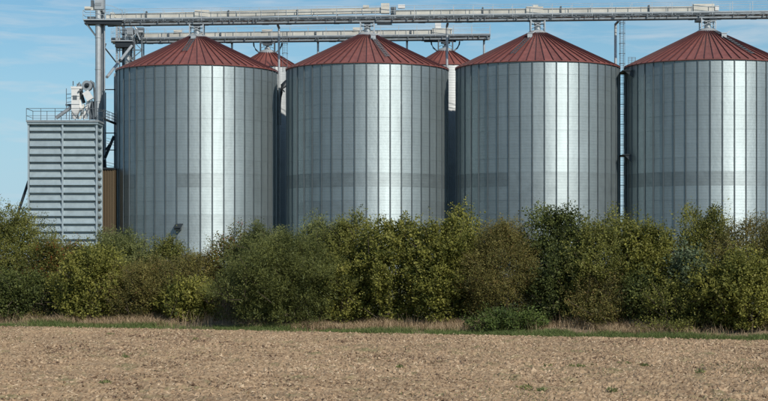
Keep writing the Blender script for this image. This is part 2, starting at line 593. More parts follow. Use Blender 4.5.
def make_silo_meshes():
    d = {}
    dA = 2 * PI / NB
    m = MB(); arc_sheet(m, -dA, 2, 0, CH - 0.004, RW, dA); d['sheet'] = m.mesh('wall_sheet', M['galv'])
    m = MB(); arc_sheet(m, -dA, 2, 0, CH - 0.004, RW, dA); d['sheet_dull'] = m.mesh('wall_sheet', M['galv_dull'])
    m = MB(); arc_sheet(m, -dA, 2, 0, CH - 0.004, RW, dA); d['sheet_mid'] = m.mesh('wall_sheet', M['galv_mid'])
    m = MB()
    w2, dp = 0.058, 0.10
    zb, zt = 0.8, ZE - 0.05
    r = RW
    prof = [(-w2 * 1.6, 0.02), (-w2, 0.02), (-w2 * 0.7, dp), (w2 * 0.7, dp), (w2, 0.02), (w2 * 1.6, 0.02)]
    nseg = 15
    for i in range(nseg):      # spliced every course
        za = zb + (zt - zb) * i / nseg; zc = zb + (zt - zb) * (i + 1) / nseg
        e = 0.006 if i % 2 else 0
        vs = [(x, -(r + y + e), z) for z in (za, zc) for x, y in prof]
        n = len(prof)
        m.add(vs, [(j, j + 1, j + 1 + n, j + n) for j in range(n - 1)])
    d['stiff'] = m.mesh('stiffener', M['stiff'])
    # roof panel
    dR = 2 * PI / NR
    m = MB()
    ro, zo = RW + 0.16, ZE - 0.04
    vs = []
    for rr, zz in ((ro, zo), (R2, ZC)):
        for j in range(3):
            a = -dR / 2 + dR * j / 2
            q = rr * (1 if j != 1 else math.cos(dR / 2) ** 0.5)
            vs.append((q * math.sin(a), -q * math.cos(a), zz - (0.03 if j == 1 else 0)))
    vs += [(ro * math.sin(-dR / 2), -ro * math.cos(dR / 2), zo - 0.10), (ro * math.sin(dR / 2), -ro * math.cos(dR / 2), zo - 0.10)]
    m.add(vs, [(0, 1, 4, 3), (1, 2, 5, 4), (6, 7, 2, 1, 0)])
    d['panel'] = m.mesh('roof_panel', M['roof'])
    m = MB()
    m.bar((0, -(ro - 0.0), zo + 0.045), (0, -R2, ZC + 0.045), 0.075, 0.13)
    d['rib'] = m.mesh('roof_rib', M['rib'])
    return d


SM = make_silo_meshes()


def ladder(mb, a, b, wdt, side, step=0.3, rr=0.02, rail=0.03):
    a = Vector(a); b = Vector(b); side = Vector(side).normalized() * wdt / 2
    mb.bar(a - side, b - side, rail * 2); mb.bar(a + side, b + side, rail * 2)
    n = max(2, int((b - a).length / step))
    for i in range(n):
        p = a.lerp(b, (i + 0.5) / n)
        mb.bar(p - side, p + side, rr * 2)


def roof_point(ang, r, up=0.0):
    z = ZC + (ZE - 0.04 - ZC) * (r - R2) / (RW + 0.16 - R2)
    return Vector((r * math.sin(ang), -r * math.cos(ang), z + up))


def silo(X, Y, label, lad_ang, lad_r, hatch_r, dull, seed):
    g = random.Random(seed)
    t = thing('grain_silo', label, 'silo', (X, Y, 0), 'big galvanised grain silos')
    dA = 2 * PI / NB
    m = MB()
    m.lathe([(RW + 0.35, 0.0), (RW + 0.35, 0.78), (RW + 0.02, 0.80), (0, 0.80)], 66, smooth=False)
    m.build('plinth', M['concrete'], t)
    rest = MB()
    for c in range(NC):            # course 0 is the top one
        z0 = ZE - (c + 1) * CH
        off = dA * (c % 2)
        for k in range(NB // 2):
            a = k * 2 * dA + off
            aw = (a + PI) % (2 * PI) - PI
            if abs(aw) < R(100) and c <= 12:
                kind = dull(c, aw, g)
                o = link('wall_sheet', SM[kind], t, (0, 0, z0), a)
            else:
                arc_sheet(rest, a - dA, 2, z0, z0 + CH - 0.004, RW, dA)
    o = rest.build('wall_back', M['galv'], t)
    o['kind'] = 'stuff'
    for k in range(NB):
        link('stiffener', SM['stiff'], t, (0, 0, 0), k * dA)
    m = MB()
    m.lathe([(RW + 0.03, ZE - 0.16), (RW + 0.12, ZE - 0.16), (RW + 0.12, ZE - 0.06), (RW - 0.1, ZE - 0.03)], 88, smooth=False)
    m.build('eave_ring', M['eave'], t)
    dR = 2 * PI / NR
    for k in range(NR):
        link('roof_panel', SM['panel'], t, (0, 0, 0), (k + 0.5) * dR)
        link('roof_rib', SM['rib'], t, (0, 0, 0), k * dR)
    # collar on top
    m = MB()
    m.lathe([(R2 + 0.22, ZC - 0.14), (R2 + 0.22, ZC + 0.02), (R2, ZC + 0.16), (R2 - 0.2, ZC + 0.30), (0.40, ZC + 0.40), (0.40, ZC + 0.95), (0, ZC + 0.95)], 32, smooth=False)
    m.build('roof_collar', M['steel'], t)
    # frame that carries the conveyor
    m = MB()
    zt = 31.62
    for sx in (-1, 1):
        for sy in (-1, 1):
            m.bar((sx * 0.86, sy * 0.8, ZC + 0.25), (sx * 0.86, sy * 0.8, zt), 0.13)
        m.bar((sx * 0.86, -0.8, ZC + 0.9), (sx * 0.86, 0.8, zt - 0.1), 0.06)
    for sy in (-1, 1):
        m.bar((-0.86, sy * 0.8, ZC + 0.55), (0.86, sy * 0.8, zt - 0.15), 0.06)
        m.bar((0.86, sy * 0.8, ZC + 0.55), (-0.86, sy * 0.8, zt - 0.15), 0.06)
        m.bar((-0.86, sy * 0.8, zt - 0.35), (0.86, sy * 0.8, zt - 0.35), 0.08)
    m.build('spout_frame', M['steel'], t)
    m = MB()
    m.tube([(0, 0, ZC + 0.9), (0, 0, zt - 0.4)], 0.22, 14)
    m.box((-0.4, -0.4, zt - 0.5), (0.4, 0.4, zt - 0.02))
    m.build('filling_spout', M['dsteel'], t)
    # roof ladder and hatch
    m = MB()
    a0, a1 = lad_r
    p0 = roof_point(lad_ang, a0, 0.16); p1 = roof_point(lad_ang, a1, 0.16)
    side = (math.cos(lad_ang), math.sin(lad_ang), 0)
    ladder(m, p0, p1, 0.56, side, 0.55, 0.04, 0.03)
    m.build('roof_ladder', M['dsteel'], t)
    m = MB()
    hp = roof_point(lad_ang, hatch_r, 0.0)
    m.box((hp.x - 0.30, hp.y - 0.30, hp.z - 0.1), (hp.x + 0.30, hp.y + 0.30, hp.z + 0.42))
    m.box((hp.x - 0.36, hp.y - 0.36, hp.z + 0.42), (hp.x + 0.36, hp.y + 0.36, hp.z + 0.50))
    m.bar(hp + Vector((0.3, 0, 0.45)), hp + Vector((0.75, 0.1, 0.75)), 0.07)
    m.build('roof_hatch', M['steel'], t)
    return t


def dull1(c, a, g):
    if c == 8 and (-0.95 < a < -0.62 or -0.20 < a < 0.35): return 'sheet_dull' if g.random() < 0.6 else 'sheet_mid'
    if c >= 11: return 'sheet_mid'
    return 'sheet'


def dull2(c, a, g):
    if c == 8: return 'sheet_dull' if a < -0.45 or g.random() < 0.35 else 'sheet_mid'
    if c == 10 and g.random() < 0.5: return 'sheet_mid'
    return 'sheet'


def dull3(c, a, g):
    if c >= 8: return 'sheet_dull' if (a < -0.45 and c == 8) else 'sheet_mid'
    return 'sheet'


def dull4(c, a, g):
    if c == 8: return 'sheet_dull' if a < 0.15 else 'sheet_mid'
    return 'sheet'


SX = [(-23.56, 233.0), (-2.09, 231.05), (19.0, 229.1), (39.73, 227.2)]
s1 = silo(*SX[0], 'leftmost big silo with red cone roof, beside the louvred dryer tower', -0.13, (2.2, 6.5), 1.9, dull1, 1)
silo(*SX[1], 'second big red-roofed silo from the left, behind the tallest part of the hedge centre', 0.30, (2.6, 8.8), 2.6, dull2, 2)
silo(*SX[2], 'third big red-roofed silo from the left, next to the tall caged ladder', -0.45, (3.4, 8.3), 2.6, dull3, 3)
silo(*SX[3], 'big red-roofed silo cut off by the right edge of the photo', 0.48, (1.6, 8.8), 3.2, dull4, 4)

# inspection hood low on silo 1
m = MB()
a = R(-6.5)
m.box((-0.45, -RW - 0.65, 5.6), (0.3, -RW - 0.05, 6.0))
m.add([(-0.55, -RW - 0.8, 5.92), (0.38, -RW - 0.8, 5.92), (0.5, -RW + 0.0, 6.38), (-0.42, -RW + 0.0, 6.38),
       (-0.55, -RW - 0.8, 5.84), (0.38, -RW - 0.8, 5.84), (0.5, -RW + 0.0, 6.30), (-0.42, -RW + 0.0, 6.30)],
      [(0, 1, 2, 3), (7, 6, 5, 4), (0, 4, 5, 1), (1, 5, 6, 2), (2, 6, 7, 3), (3, 7, 4, 0)])
o = m.build('inspection_hood', M['dark'], s1)
o.rotation_euler = (0, 0, a)

# smaller silos of the rear row
RB, ZB, ZBC, RBC = 4.4, 27.65, 29.75, 0.95


def rear_meshes():
    d = {}
    nb = 20
    dA = 2 * PI / nb
    m = MB(); arc_sheet(m, -dA, 2, 0, CH - 0.004, RB, dA, 0.01); d['sheet'] = m.mesh('wall_sheet', M['galv_pale'])
    nr = 28
    dR = 2 * PI / nr
    ro = RB + 0.12
    m = MB()
    vs = []
    for rr, zz in ((ro, ZB - 0.03), (RBC, ZBC)):
        for s in (-1, 1):
            vs.append((rr * math.sin(s * dR / 2), -rr * math.cos(dR / 2), zz))
    m.add(vs + [(vs[0][0], vs[0][1], vs[0][2] - 0.1), (vs[1][0], vs[1][1], vs[1][2] - 0.1)], [(0, 1, 3, 2), (4, 5, 1, 0)])
    d['panel'] = m.mesh('roof_panel', M['roof'])
    m = MB(); m.bar((0, -ro, ZB + 0.02), (0, -RBC, ZBC + 0.05), 0.07, 0.12); d['rib'] = m.mesh('roof_rib', M['rib'])
    return d, nb, nr


RM, RNB, RNR = rear_meshes()


def rear_silo(X, Y, label):
    t = thing('small_silo', label, 'silo', (X, Y, 0), 'slim silos of the rear row')
    dA = 2 * PI / RNB
    rest = MB()
    for c in range(16):
        z0 = ZB - (c + 1) * CH
        for k in range(RNB // 2):
            a = k * 2 * dA + dA * (c % 2)
            aw = (a + PI) % (2 * PI) - PI
            if abs(aw) < R(90) and c < 13:
                link('wall_sheet', RM['sheet'], t, (0, 0, z0), a)
            else:
                arc_sheet(rest, a - dA, 2, z0, z0 + CH - 0.004, RB, dA, 0.01)
    rest.build('wall_back', M['galv_pale'], t)['kind'] = 'stuff'
    m = MB(); m.lathe([(RB + 0.3, 0), (RB + 0.3, ZB - 16 * CH), (RB - 0.2, ZB - 16 * CH + 0.01)], 40, smooth=False)
    m.build('plinth', M['concrete'], t)
    m = MB(); m.lathe([(RB + 0.02, ZB - 0.14), (RB + 0.09, ZB - 0.14), (RB + 0.09, ZB - 0.05), (RB - 0.1, ZB - 0.02)], 40, smooth=False)
    m.build('eave_ring', M['eave'], t)
    dR = 2 * PI / RNR
    for k in range(RNR):
        link('roof_panel', RM['panel'], t, (0, 0, 0), (k + 0.5) * dR)
        link('roof_rib', RM['rib'], t, (0, 0, 0), k * dR)
    m = MB()
    m.lathe([(RBC + 0.16, ZBC - 0.1), (RBC + 0.16, ZBC + 0.03), (RBC - 0.15, ZBC + 0.3), (0.4, ZBC + 0.42), (0.4, ZBC + 0.7), (0, ZBC + 0.7)], 24, smooth=False)
    m.build('roof_collar', M['steel'], t)
    m = MB()
    for sx in (-1, 1):
        for sy in (-1, 1):
            m.bar((sx * 0.95, sy * 0.7, ZBC + 0.02), (sx * 0.95, sy * 0.7, 31.18), 0.13)
        m.bar((sx * 0.95, -0.7, ZBC + 0.5), (-sx * 0.95, -0.7, 31.1), 0.07)
    m.bar((-0.95, -0.7, 30.9), (0.95, -0.7, 30.9), 0.09)
    m.build('spout_frame', M['dsteel'], t)
    m = MB(); m.tube([(0, 0, ZBC + 0.6), (0, 0, 31.0)], 0.2, 12); m.box((-0.6, -0.4, 30.75), (0.6, 0.4, 31.15))
    m.build('filling_spout', M['dsteel'], t)
    # curved relief spouts
    for sx in (-1, 1):
        m = MB()
        m.tube([(sx * 1.9, 0.5, 31.1), (sx * 1.85, 0.4, 30.7), (sx * 1.6, 0.3, 30.2), (sx * 1.1, 0.0, 29.75)], 0.1, 8)
        m.build('side_spout', M['dsteel'], t)
    return t


ra = rear_silo((267.5 - 384) / F * 248.2, 248.2, 'slim pale silo seen in the gap between the first and second big silos')
rb = rear_silo((445.5 - 384) / F * 246.2, 246.2, 'slim pale silo seen in the gap between the second and third big silos')


# ------------------------------------------------------------------ overhead conveyors
def rowY(X, off=0.0):
    return 233.0 + (X + 23.56) * (227.2 - 233.0) / (39.73 + 23.56) + off


def conveyor(label, x0, x1, off, zb, zt, railtop, sections, front_rail=True, wdt=1.5):
    """x along the row; bridge between zb and zt, handrails, casing sections list of (x0, x1, zbot0, zbot1, h)"""
    t = thing('conveyor_bridge', label, 'conveyor', ((x0), rowY(x0, off), 0))
    ox, oy = x0, rowY(x0, off)

    def L(x, dy, z): return Vector((x - ox, rowY(x, off) + dy - oy, z))
    hw = wdt / 2
    n = int((x1 - x0) / 1.5)
    for s in (-1, 1):
        m = MB()
        m.bar(L(x0, s * hw, zb + 0.10), L(x1, s * hw, zb + 0.10), 0.12, 0.2)
        m.bar(L(x0, s * hw, zt - 0.06), L(x1, s * hw, zt - 0.06), 0.12, 0.12)
        for i in range(n):
            xa = x0 + (x1 - x0) * i / n; xb = x0 + (x1 - x0) * (i + 1) / n
            m.bar(L(xa, s * hw, zb + 0.2), L(xa, s * hw, zt - 0.12), 0.07)
            if i % 2: m.bar(L(xa, s * hw, zb + 0.2), L(xb, s * hw, zt - 0.12), 0.06)
            else: m.bar(L(xa, s * hw, zt - 0.12), L(xb, s * hw, zb + 0.2), 0.06)
        m.build('bridge_truss', M['grate'], t)
    # deck gratings, one per bay of 3 m
    nd = int((x1 - x0) / 3)
    for i in range(nd):
        xa = x0 + (x1 - x0) * i / nd + 0.02; xb = x0 + (x1 - x0) * (i + 1) / nd - 0.02
        m = MB()
        a, b2 = L(xa, -hw + 0.08, 0), L(xb, -hw + 0.08, 0)
        c, d = L(xb, hw - 0.08, 0), L(xa, hw - 0.08, 0)
        z = zb + 0.36
        vs = [(p.x, p.y, z) for p in (a, b2, c, d)] + [(p.x, p.y, z + 0.05) for p in (a, b2, c, d)]
        m.add(vs, [(3, 2, 1, 0), (4, 5, 6, 7), (0, 1, 5, 4), (1, 2, 6, 5), (2, 3, 7, 6), (3, 0, 4, 7)])
        m.build('deck_grating', M['grate'], t)
    # bottom cable trays and drive parts
    g = random.Random(int(x1 * 10))
    m = MB()
    m.bar(L(x0, -hw - 0.12, zb + 0.42), L(x1, -hw - 0.12, zb + 0.42), 0.14, 0.08)
    for i in range(n):
        if g.random() < 0.35:
            xa = x0 + (x1 - x0) * (i + 0.3) / n
            p = L(xa, -0.2, zb - 0.06)
            m.box((p.x - 0.3, p.y - 0.3, p.z - 0.06), (p.x + g.uniform(0.2, 0.7), p.y + 0.3, p.z + 0.14))
    m.build('cable_tray', M['dsteel'], t)
    m = MB()
    for i in range(n * 2):
        if g.random() < 0.5:
            xa = x0 + (x1 - x0) * (i + g.random()) / (n * 2)
            hh_ = g.uniform(0.1, 0.45)
            m.bar(L(xa, -hw - 0.22, zb + 0.15), L(xa, -hw - 0.22, zb + 0.15 + hh_), g.uniform(0.05, 0.16))
    m.build('cable_brackets', M['dsteel'], t)['kind'] = 'stuff'
    # handrails
    for s in ((-1, 1) if front_rail else (1,)):
        m = MB()
        for z in (railtop, zt + (railtop - zt) * 0.55):
            m.bar(L(x0, s * (hw + 0.1), z), L(x1, s * (hw + 0.1), z), 0.045)
        m.bar(L(x0, s * (hw + 0.1), zt + 0.06), L(x1, s * (hw + 0.1), zt + 0.06), 0.03, 0.14)
        m.build('handrail', M['steel'], t)
        npst = int((x1 - x0) / 2.4)
        for i in range(npst + 1):
            x = x0 + (x1 - x0) * i / npst
            m = MB(); m.bar(L(x, s * (hw + 0.1), zb + 0.3), L(x, s * (hw + 0.1), railtop + 0.02), 0.055)
            m.build('rail_post', M['steel'], t)
    for (xa, xb, za, zb2, h) in sections:
        k = max(1, round((xb - xa) / 3.05))
        for i in range(k):
            f0, f1 = i / k, (i + 1) / k
            p = xa + (xb - xa) * f0; q = xa + (xb - xa) * f1
            z0 = za + (zb2 - za) * f0; z1 = za + (zb2 - za) * f1
            m = MB()
            A = L(p + 0.03, 0.05, z0 + h / 2); B = L(q - 0.03, 0.05, z1 + h / 2)
            m.bar(A, B, 0.62, h - 0.05)
            # pitched lid
            m.bar(A + Vector((0, 0, h / 2 + 0.0)), B + Vector((0, 0, h / 2)), 0.70, 0.05)
            o = m.build('casing_section', M['casing'], t)
            fl = MB()
            fl.bar(L(p - 0.03, 0.05, z0 + h / 2), L(p + 0.03, 0.05, z0 + h / 2), 0.74, h + 0.06)
            fl.build('flange', M['steel'], o)
            m2 = MB()
            m2.box((A.x - 0.05, A.y - 0.32, zt - 0.02), (A.x + 0.05, A.y + 0.28, A.z - h / 2))
            if A.z - h / 2 > zt: m2.build('casing_saddle', M['dsteel'], t)
    return t, L


def px2x(px, off=0.0):
    x = 0
    for _ in range(8):
        x = (px - 384) / F * rowY(x, off)
    return x


cf, L = conveyor('long upper conveyor bridge running over the big silo roofs', px2x(107), px2x(812), 0.0, 31.60, 32.33, 33.58,
                 [(px2x(112), px2x(388), 32.38, 32.78, 0.68), (px2x(392), px2x(717), 32.42, 32.46, 0.68)])


def cbox(par, L, name, mt, pa, pb, dy0, dy1, z0, z1, off=0.0):
    m = MB(); a = L(px2x(pa, off), dy0, z0); c = L(px2x(pb, off), dy1, z1)
    m.box((a.x, a.y, z0), (c.x, c.y, z1))
    return m.build(name, mt, par)


# drive boxes and machinery along it
cbox(cf, L, 'drive_box', M['casing'], 381, 389.5, -0.5, 0.6, 32.75, 33.98)
cbox(cf, L, 'inlet_box', M['casing'], 363, 369, -0.4, 0.5, 33.46, 33.78)
cbox(cf, L, 'drive_motor', M['white'], 398, 405, -0.55, 0.3, 33.35, 33.78)
cbox(cf, L, 'gearbox', M['dsteel'], 390.5, 396, -0.5, 0.4, 32.6, 33.5)
cbox(cf, L, 'lower_gearbox', M['dark'], 377, 392, -0.9, -0.4, 31.25, 31.62)
cbox(cf, L, 'inlet_box', M['casing'], 195, 209, -0.5, 0.5, 32.5, 33.42)
cbox(cf, L, 'inlet_box', M['casing'], 526, 543, -0.5, 0.5, 32.35, 33.34)
cbox(cf, L, 'inlet_box', M['casing'], 533, 538, -0.3, 0.3, 33.34, 33.55)
cbox(cf, L, 'drive_box', M['casing'], 693, 714, -0.5, 0.55, 32.36, 33.42)
cbox(cf, L, 'drive_motor', M['white'], 714.5, 718.5, -0.4, 0.4, 32.6, 33.2)
cbox(cf, L, 'gearbox', M['dark'], 695, 700, -0.95, 0.4, 31.2, 31.62)
cbox(cf, L, 'gearbox', M['dark'], 708, 716, -0.9, -0.3, 31.38, 31.62)
for pxs in (146, 228, 297, 482, 560, 648):
    cbox(cf, L, 'casing_joint', M['dsteel'], pxs, pxs + 1.3, -0.42, 0.48, 32.4, 33.35)

cr, L2 = conveyor('shorter lower conveyor bridge behind, running over the slim rear silos', px2x(112, 16), px2x(490, 16), 16.0, 31.20, 31.80, 33.1,
                  [(px2x(137, 16), px2x(452, 16), 31.86, 31.95, 0.62)])
cbox(cr, L2, 'drive_box', M['casing'], 432, 452, -0.5, 0.5, 31.9, 32.75, 16)
cbox(cr, L2, 'inlet_box', M['white'], 435, 441, -0.3, 0.3, 32.75, 33.45, 16)
cbox(cr, L2, 'inlet_box', M['casing'], 262, 272, -0.4, 0.4, 32.5, 32.85, 16)
cbox(cr, L2, 'inlet_box', M['casing'], 174, 182, -0.4, 0.4, 32.5, 32.9, 16)
cbox(cr, L2, 'inlet_box', M['casing'], 353, 362, -0.4, 0.4, 32.5, 33.0, 16)
cbox(cr, L2, 'gearbox', M['dsteel'], 136, 144, -0.5, 0.5, 31.9, 33.3, 16)
cbox(cr, L2, 'lower_gearbox', M['dark'], 424, 456, -0.6, 0.4, 30.95, 31.2, 16)
for pxs in (168, 220, 315, 410):
    cbox(cr, L2, 'casing_joint', M['dsteel'], pxs, pxs + 1.6, -0.42, 0.48, 31.9, 32.5, 16)


def mast(px, Y, zt, r, label, base=0.0):
    X = (px - 384) / F * Y
    t = thing('support_mast', label, 'mast', (X, Y, base), 'masts carrying the conveyor bridges')
    m = MB(); m.tube([(0, 0, 0), (0, 0, zt - base)], r, 12); m.build('mast_tube', M['steel'], t)
    m = MB(); m.box((-0.35, -0.35, 0), (0.35, 0.35, 0.04)); m.build('base_plate', M['steel'], t)
    m = MB(); m.box((-0.14, -2.6, zt - base - 0.0), (0.14, 0.2, zt - base + 0.14)); m.build('head_beam', M['dsteel'], t)
    return t


mast(279, 235.4, 31.45, 0.14, 'thin mast in the gap between the first and second big silos')
mast(447, 233.6, 31.45, 0.15, 'thin mast in the gap between the second and third big silos')
mast(615.5, 231.7, 31.45, 0.17, 'mast rising behind the right shoulder of the third big silo')
for pxv, lb in ((232, 'short rear post showing behind the first big silo roof'), (318, 'rear post showing left of the second big silo peak'),
                (407, 'rear post showing right of the second big silo peak'), (484, 'rear post under the free right end of the lower conveyor')):
    mast(pxv, rowY(px2x(pxv, 16), 16.6), 31.06, 0.14, lb)


def caged_ladder(px, wpx, Y, z0, z1, label, cage=True, plats=()):
    X = (px - 384) / F * Y
    wd = wpx / F * Y
    t = thing('caged_ladder', label, 'ladder', (X, Y, z0))
    for s in (-1, 1):
        m = MB(); m.bar((s * wd / 2, 0, 0), (s * wd / 2, 0, z1 - z0), 0.06); m.build('stile', M['dsteel'], t)
    n = int((z1 - z0) / 0.3)
    me = MB(); me.bar((-wd / 2 + 0.03, 0, 0), (wd / 2 - 0.03, 0, 0), 0.024); rung = me.mesh('rung', M['dsteel'])
    for i in range(n):
        link('rung', rung, t, (0, 0, 0.15 + i * 0.3))
    if cage:
        mh = MB()
        pts = [(math.cos(a) * 0.36 * (1 if 1 else 1), -math.sin(a) * 0.6, 0) for a in [PI * j / 6 for j in range(7)]]
        for p, q in zip(pts, pts[1:]): mh.bar(p, q, 0.06)
        hoop = mh.mesh('cage_hoop', M['dsteel'])
        for i in range(int((z1 - z0 - 2.2) / 1.25)):
            link('cage_hoop', hoop, t, (0, 0, 2.4 + i * 1.25))
        mh = MB()
        for j in (1, 3, 5): mh.bar(tuple(pts[j][:2]) + (2.4,), tuple(pts[j][:2]) + (z1 - z0 - 0.2,), 0.03)
        mh.build('cage_bars', M['dsteel'], t)
    for (zz, xa, xb) in plats:
        m = MB()
        m.box((xa, -4.2, zz - z0), (xb, 0.7, zz - z0 + 0.10))
        m.bar((xb - 0.05, -0.5, zz - z0 - 0.05), (xb - 0.9 if xb > 0.7 else xb - 0.3, -0.5, zz - z0 - 0.05), 0.08)
        m.add([(xb, -4.1, zz - z0), (xb, -4.1, zz - z0 - 0.85), (xa + 0.2, -4.1, zz - z0), (xb, -4.04, zz - z0), (xb, -4.04, zz - z0 - 0.85), (xa + 0.2, -4.04, zz - z0)],
              [(0, 2, 1), (3, 4, 5), (0, 1, 4, 3), (1, 2, 5, 4)])
        m.build('rest_platform', M['dark'], t)
    return t


caged_ladder(622, 3.6, 228.0, 0.0, 32.2, 'tall dark caged ladder rising between the third and fourth big silos', True,
             ((24.9, -0.45, 0.85), (14.7, -0.45, 0.6)))
caged_ladder(285, 4.5, 241.5, 26.5, 31.7, 'short ladder linking the two conveyor bridges above the first gap', True)

# small guard rail on the eave of silo 4
t = thing('eave_railing', 'small dark guard rail at the left eave of the rightmost silo', 'railing', (29.85, 226.0, 25.75))
m = MB()
for x in (0.0, 0.45, 0.9): m.bar((x, 0.3 * x, -0.1), (x, 0.3 * x, 1.05), 0.05)
m.build('rail_posts', M['dsteel'], t)
m = MB()
for z in (0.15, 0.4, 0.62, 0.84, 1.03): m.bar((0, 0, z), (0.95, 0.28, z), 0.045)
m.build('rail_bars', M['dsteel'], t)

# bent duct from silo 1 towards the rear silo
t = thing('bent_duct', 'dark bent duct arching out in the gap beside the first big silo', 'duct', (0, 0, 0))
m = MB()
pts = [P(278.3, 125, 237), P(278.3, 104, 237), P(278.8, 97, 237), P(280.3, 91, 237), P(283, 86, 237), P(286.5, 82.5, 237.5), P(292, 81, 238)]
m.tube(pts, 0.36, 12)
t.location = pts[0]
o = m.build('duct_pipe', M['dark'], t)
o.location = -pts[0]
m = MB(); m.bar(pts[4] + Vector((0, 0, -0.5)), pts[4] + Vector((0.1, 1.5, -0.6)), 0.12)
o = m.build('duct_bracket', M['dark'], t); o.location = -pts[0]

# ------------------------------------------------------------------ bucket elevator tower at the left end
EX, EY = (99 - 384) / F * 233.8, 233.8
t = thing('bucket_elevator', 'tall grey bucket elevator with platform at the left end of the conveyor', 'elevator', (EX, EY, 0))


def el(p): return Vector(p) - Vector((EX, EY, 0))


m = MB(); m.tube([(-0.05, -0.3, 0.2), (-0.05, -0.3, 33.6)], 0.37, 18)
m.build('elevator_leg', M['steel'], t)
m = MB(); m.tube([(0.42, 0.45, 0.2), (0.42, 0.45, 33.6)], 0.24, 14); m.build('elevator_leg', M['weather'], t)
m = MB(); m.box((0.66, -0.1, 0.2), (0.78, 0.1, 32)); m.build('cable_duct', M['steel'], t)
m = MB()
m.box((-0.45, -0.8, 33.6), (0.62, 0.8, 34.7)); m.tube([(0.1, -0.75, 34.75), (0.1, 0.75, 34.75)], 0.55, 18)
m.build('elevator_head', M['steel'], t)
m = MB(); m.box((-0.40, -0.84, 34.0), (0.40, -0.805, 34.4)); m.box((0.55, -0.6, 33.2), (0.75, 0.4, 35.2)); m.build('head_door', M['weather'], t)
for zz in (6, 10, 14, 18, 22, 26, 30):
    m = MB(); m.tube([(-0.05, -0.3, zz), (-0.05, -0.3, zz + 0.08)], 0.42, 18); m.build('leg_flange', M['steel'], t)
m = MB()
m.tube([(-1.75, -0.3, 33.75), (-0.8, -0.3, 33.75)], 0.24, 14)
m.box((-0.95, -0.5, 33.5), (-0.45, 0.0, 34.3))
m.build('drive_motor', M['casing'], t)
m = MB(); m.box((-0.95, -0.55, 33.9), (-0.6, -0.1, 34.75)); m.box((-1.4, -0.5, 32.35), (-0.5, 0.2, 32.7)); m.build('gearbox', M['dsteel'], t)
m = MB(); m.box((-1.85, -1.1, 32.16), (3.2, 1.1, 32.30)); m.build('head_platform', M['steel'], t)
m = MB(); m.box((-1.7, -0.9, 31.7), (3.0, 0.9, 32.15)); m.build('platform_beams', M['dark'], t)
m = MB()
for s in (-1, 1): m.bar((-1.75, s * 0.9, 32.1), (-0.35, s * 0.4, 30.2), 0.12)
m.build('platform_brace', M['dsteel'], t)
m = MB()
for z in (32.85, 33.4):
    m.bar((-1.85, -1.1, z), (0.9, -1.1, z), 0.045); m.bar((-1.85, 1.1, z), (3.2, 1.1, z), 0.045); m.bar((-1.85, -1.1, z), (-1.85, 1.1, z), 0.045)
m.bar((0.9, -1.1, 34.1), (1.9, -1.1, 33.9), 0.05); m.bar((1.9, -1.1, 33.9), (3.2, -1.1, 33.3), 0.05)
m.build('handrail', M['steel'], t)
for x in (-1.85, -0.9, 0.9, 1.9, 3.1):
    m = MB(); m.bar((x, -1.1, 32.3), (x, -1.1, 33.42), 0.05); m.build('rail_post', M['steel'], t)
m = MB()
m.box((0.9, -0.5, 32.4), (1.5, 0.4, 32.95)); m.box((1.5, -0.6, 32.3), (2.0, 0.4, 33.2)); m.build('outlet_hopper', M['casing'], t)
m = MB(); m.bar((0.6, 0.0, 32.3), (3.0, 0.3, 31.6), 0.3); m.build('outlet_chute', M['steel'], t)
# side frame between leg and silo 1: post, cross ties, braces
m = MB()
pa = el(P(104, 92, EY)); pb = el(P(104.2, 180, EY))
m.bar((0.72, 0.6, 0), (0.72, 0.6, 23.2), 0.16)
m.build('frame_post', M['dsteel'], t)
m = MB(); m.bar((1.95, 0.3, 0), (1.95, 0.3, 25.6), 0.20); m.build('frame_post', M['weather'], t)
m = MB()
for py in (89.5, 133, 150): m.bar(el(P(103.5, py, EY)), el(P(115.5, py, EY)), 0.12)
m.bar(el(P(105, 158, EY)), el(P(114, 136, EY)), 0.32)
m.bar(el(P(105.5, 150, EY)), el(P(111, 142, EY)), 0.18)
m.bar(el(P(104, 160, EY)), el(P(105.5, 188, EY)), 0.5)
m.build('frame_brace', M['dark'], t)['kind'] = 'stuff'
# inclined gangway with rails
gt = thing('gangway', 'small dark gangway with handrails between the dryer roof and the first silo', 'walkway', P(104, 119, 230))
g0, g1 = P(103, 118.5, 230), P(115.5, 123.5, 232)
m = MB()
for s in (-0.5, 0.5): m.bar(Vector((0, s, 0)), g1 - g0 + Vector((0, s, 0)), 0.10, 0.26)
m.build('gangway_deck', M['dark'], gt)
m = MB()
for s in (-0.5, 0.5):
    for hgt in (0.45, 0.8, 1.15): m.bar(Vector((0, s, hgt)), g1 - g0 + Vector((0, s, hgt)), 0.045)
m.build('handrail', M['dsteel'], gt)
for f in (0.0, 0.35, 0.7, 1.0):
    for s in (-0.5, 0.5):
        p = (g1 - g0) * f + Vector((0, s, 0))
        m = MB(); m.bar(p, p + Vector((0, 0, 1.18)), 0.05); m.build('rail_post', M['dsteel'], gt)
for dz in (3.2, 6.2):
    m = MB()
    for hgt in (0.2, 0.5, 0.85): m.bar(Vector((0.3, 0, hgt - dz)), Vector((1.3, 0.8, hgt - dz - 0.25)), 0.045)
    m.build('lower_rail', M['dsteel'], gt)

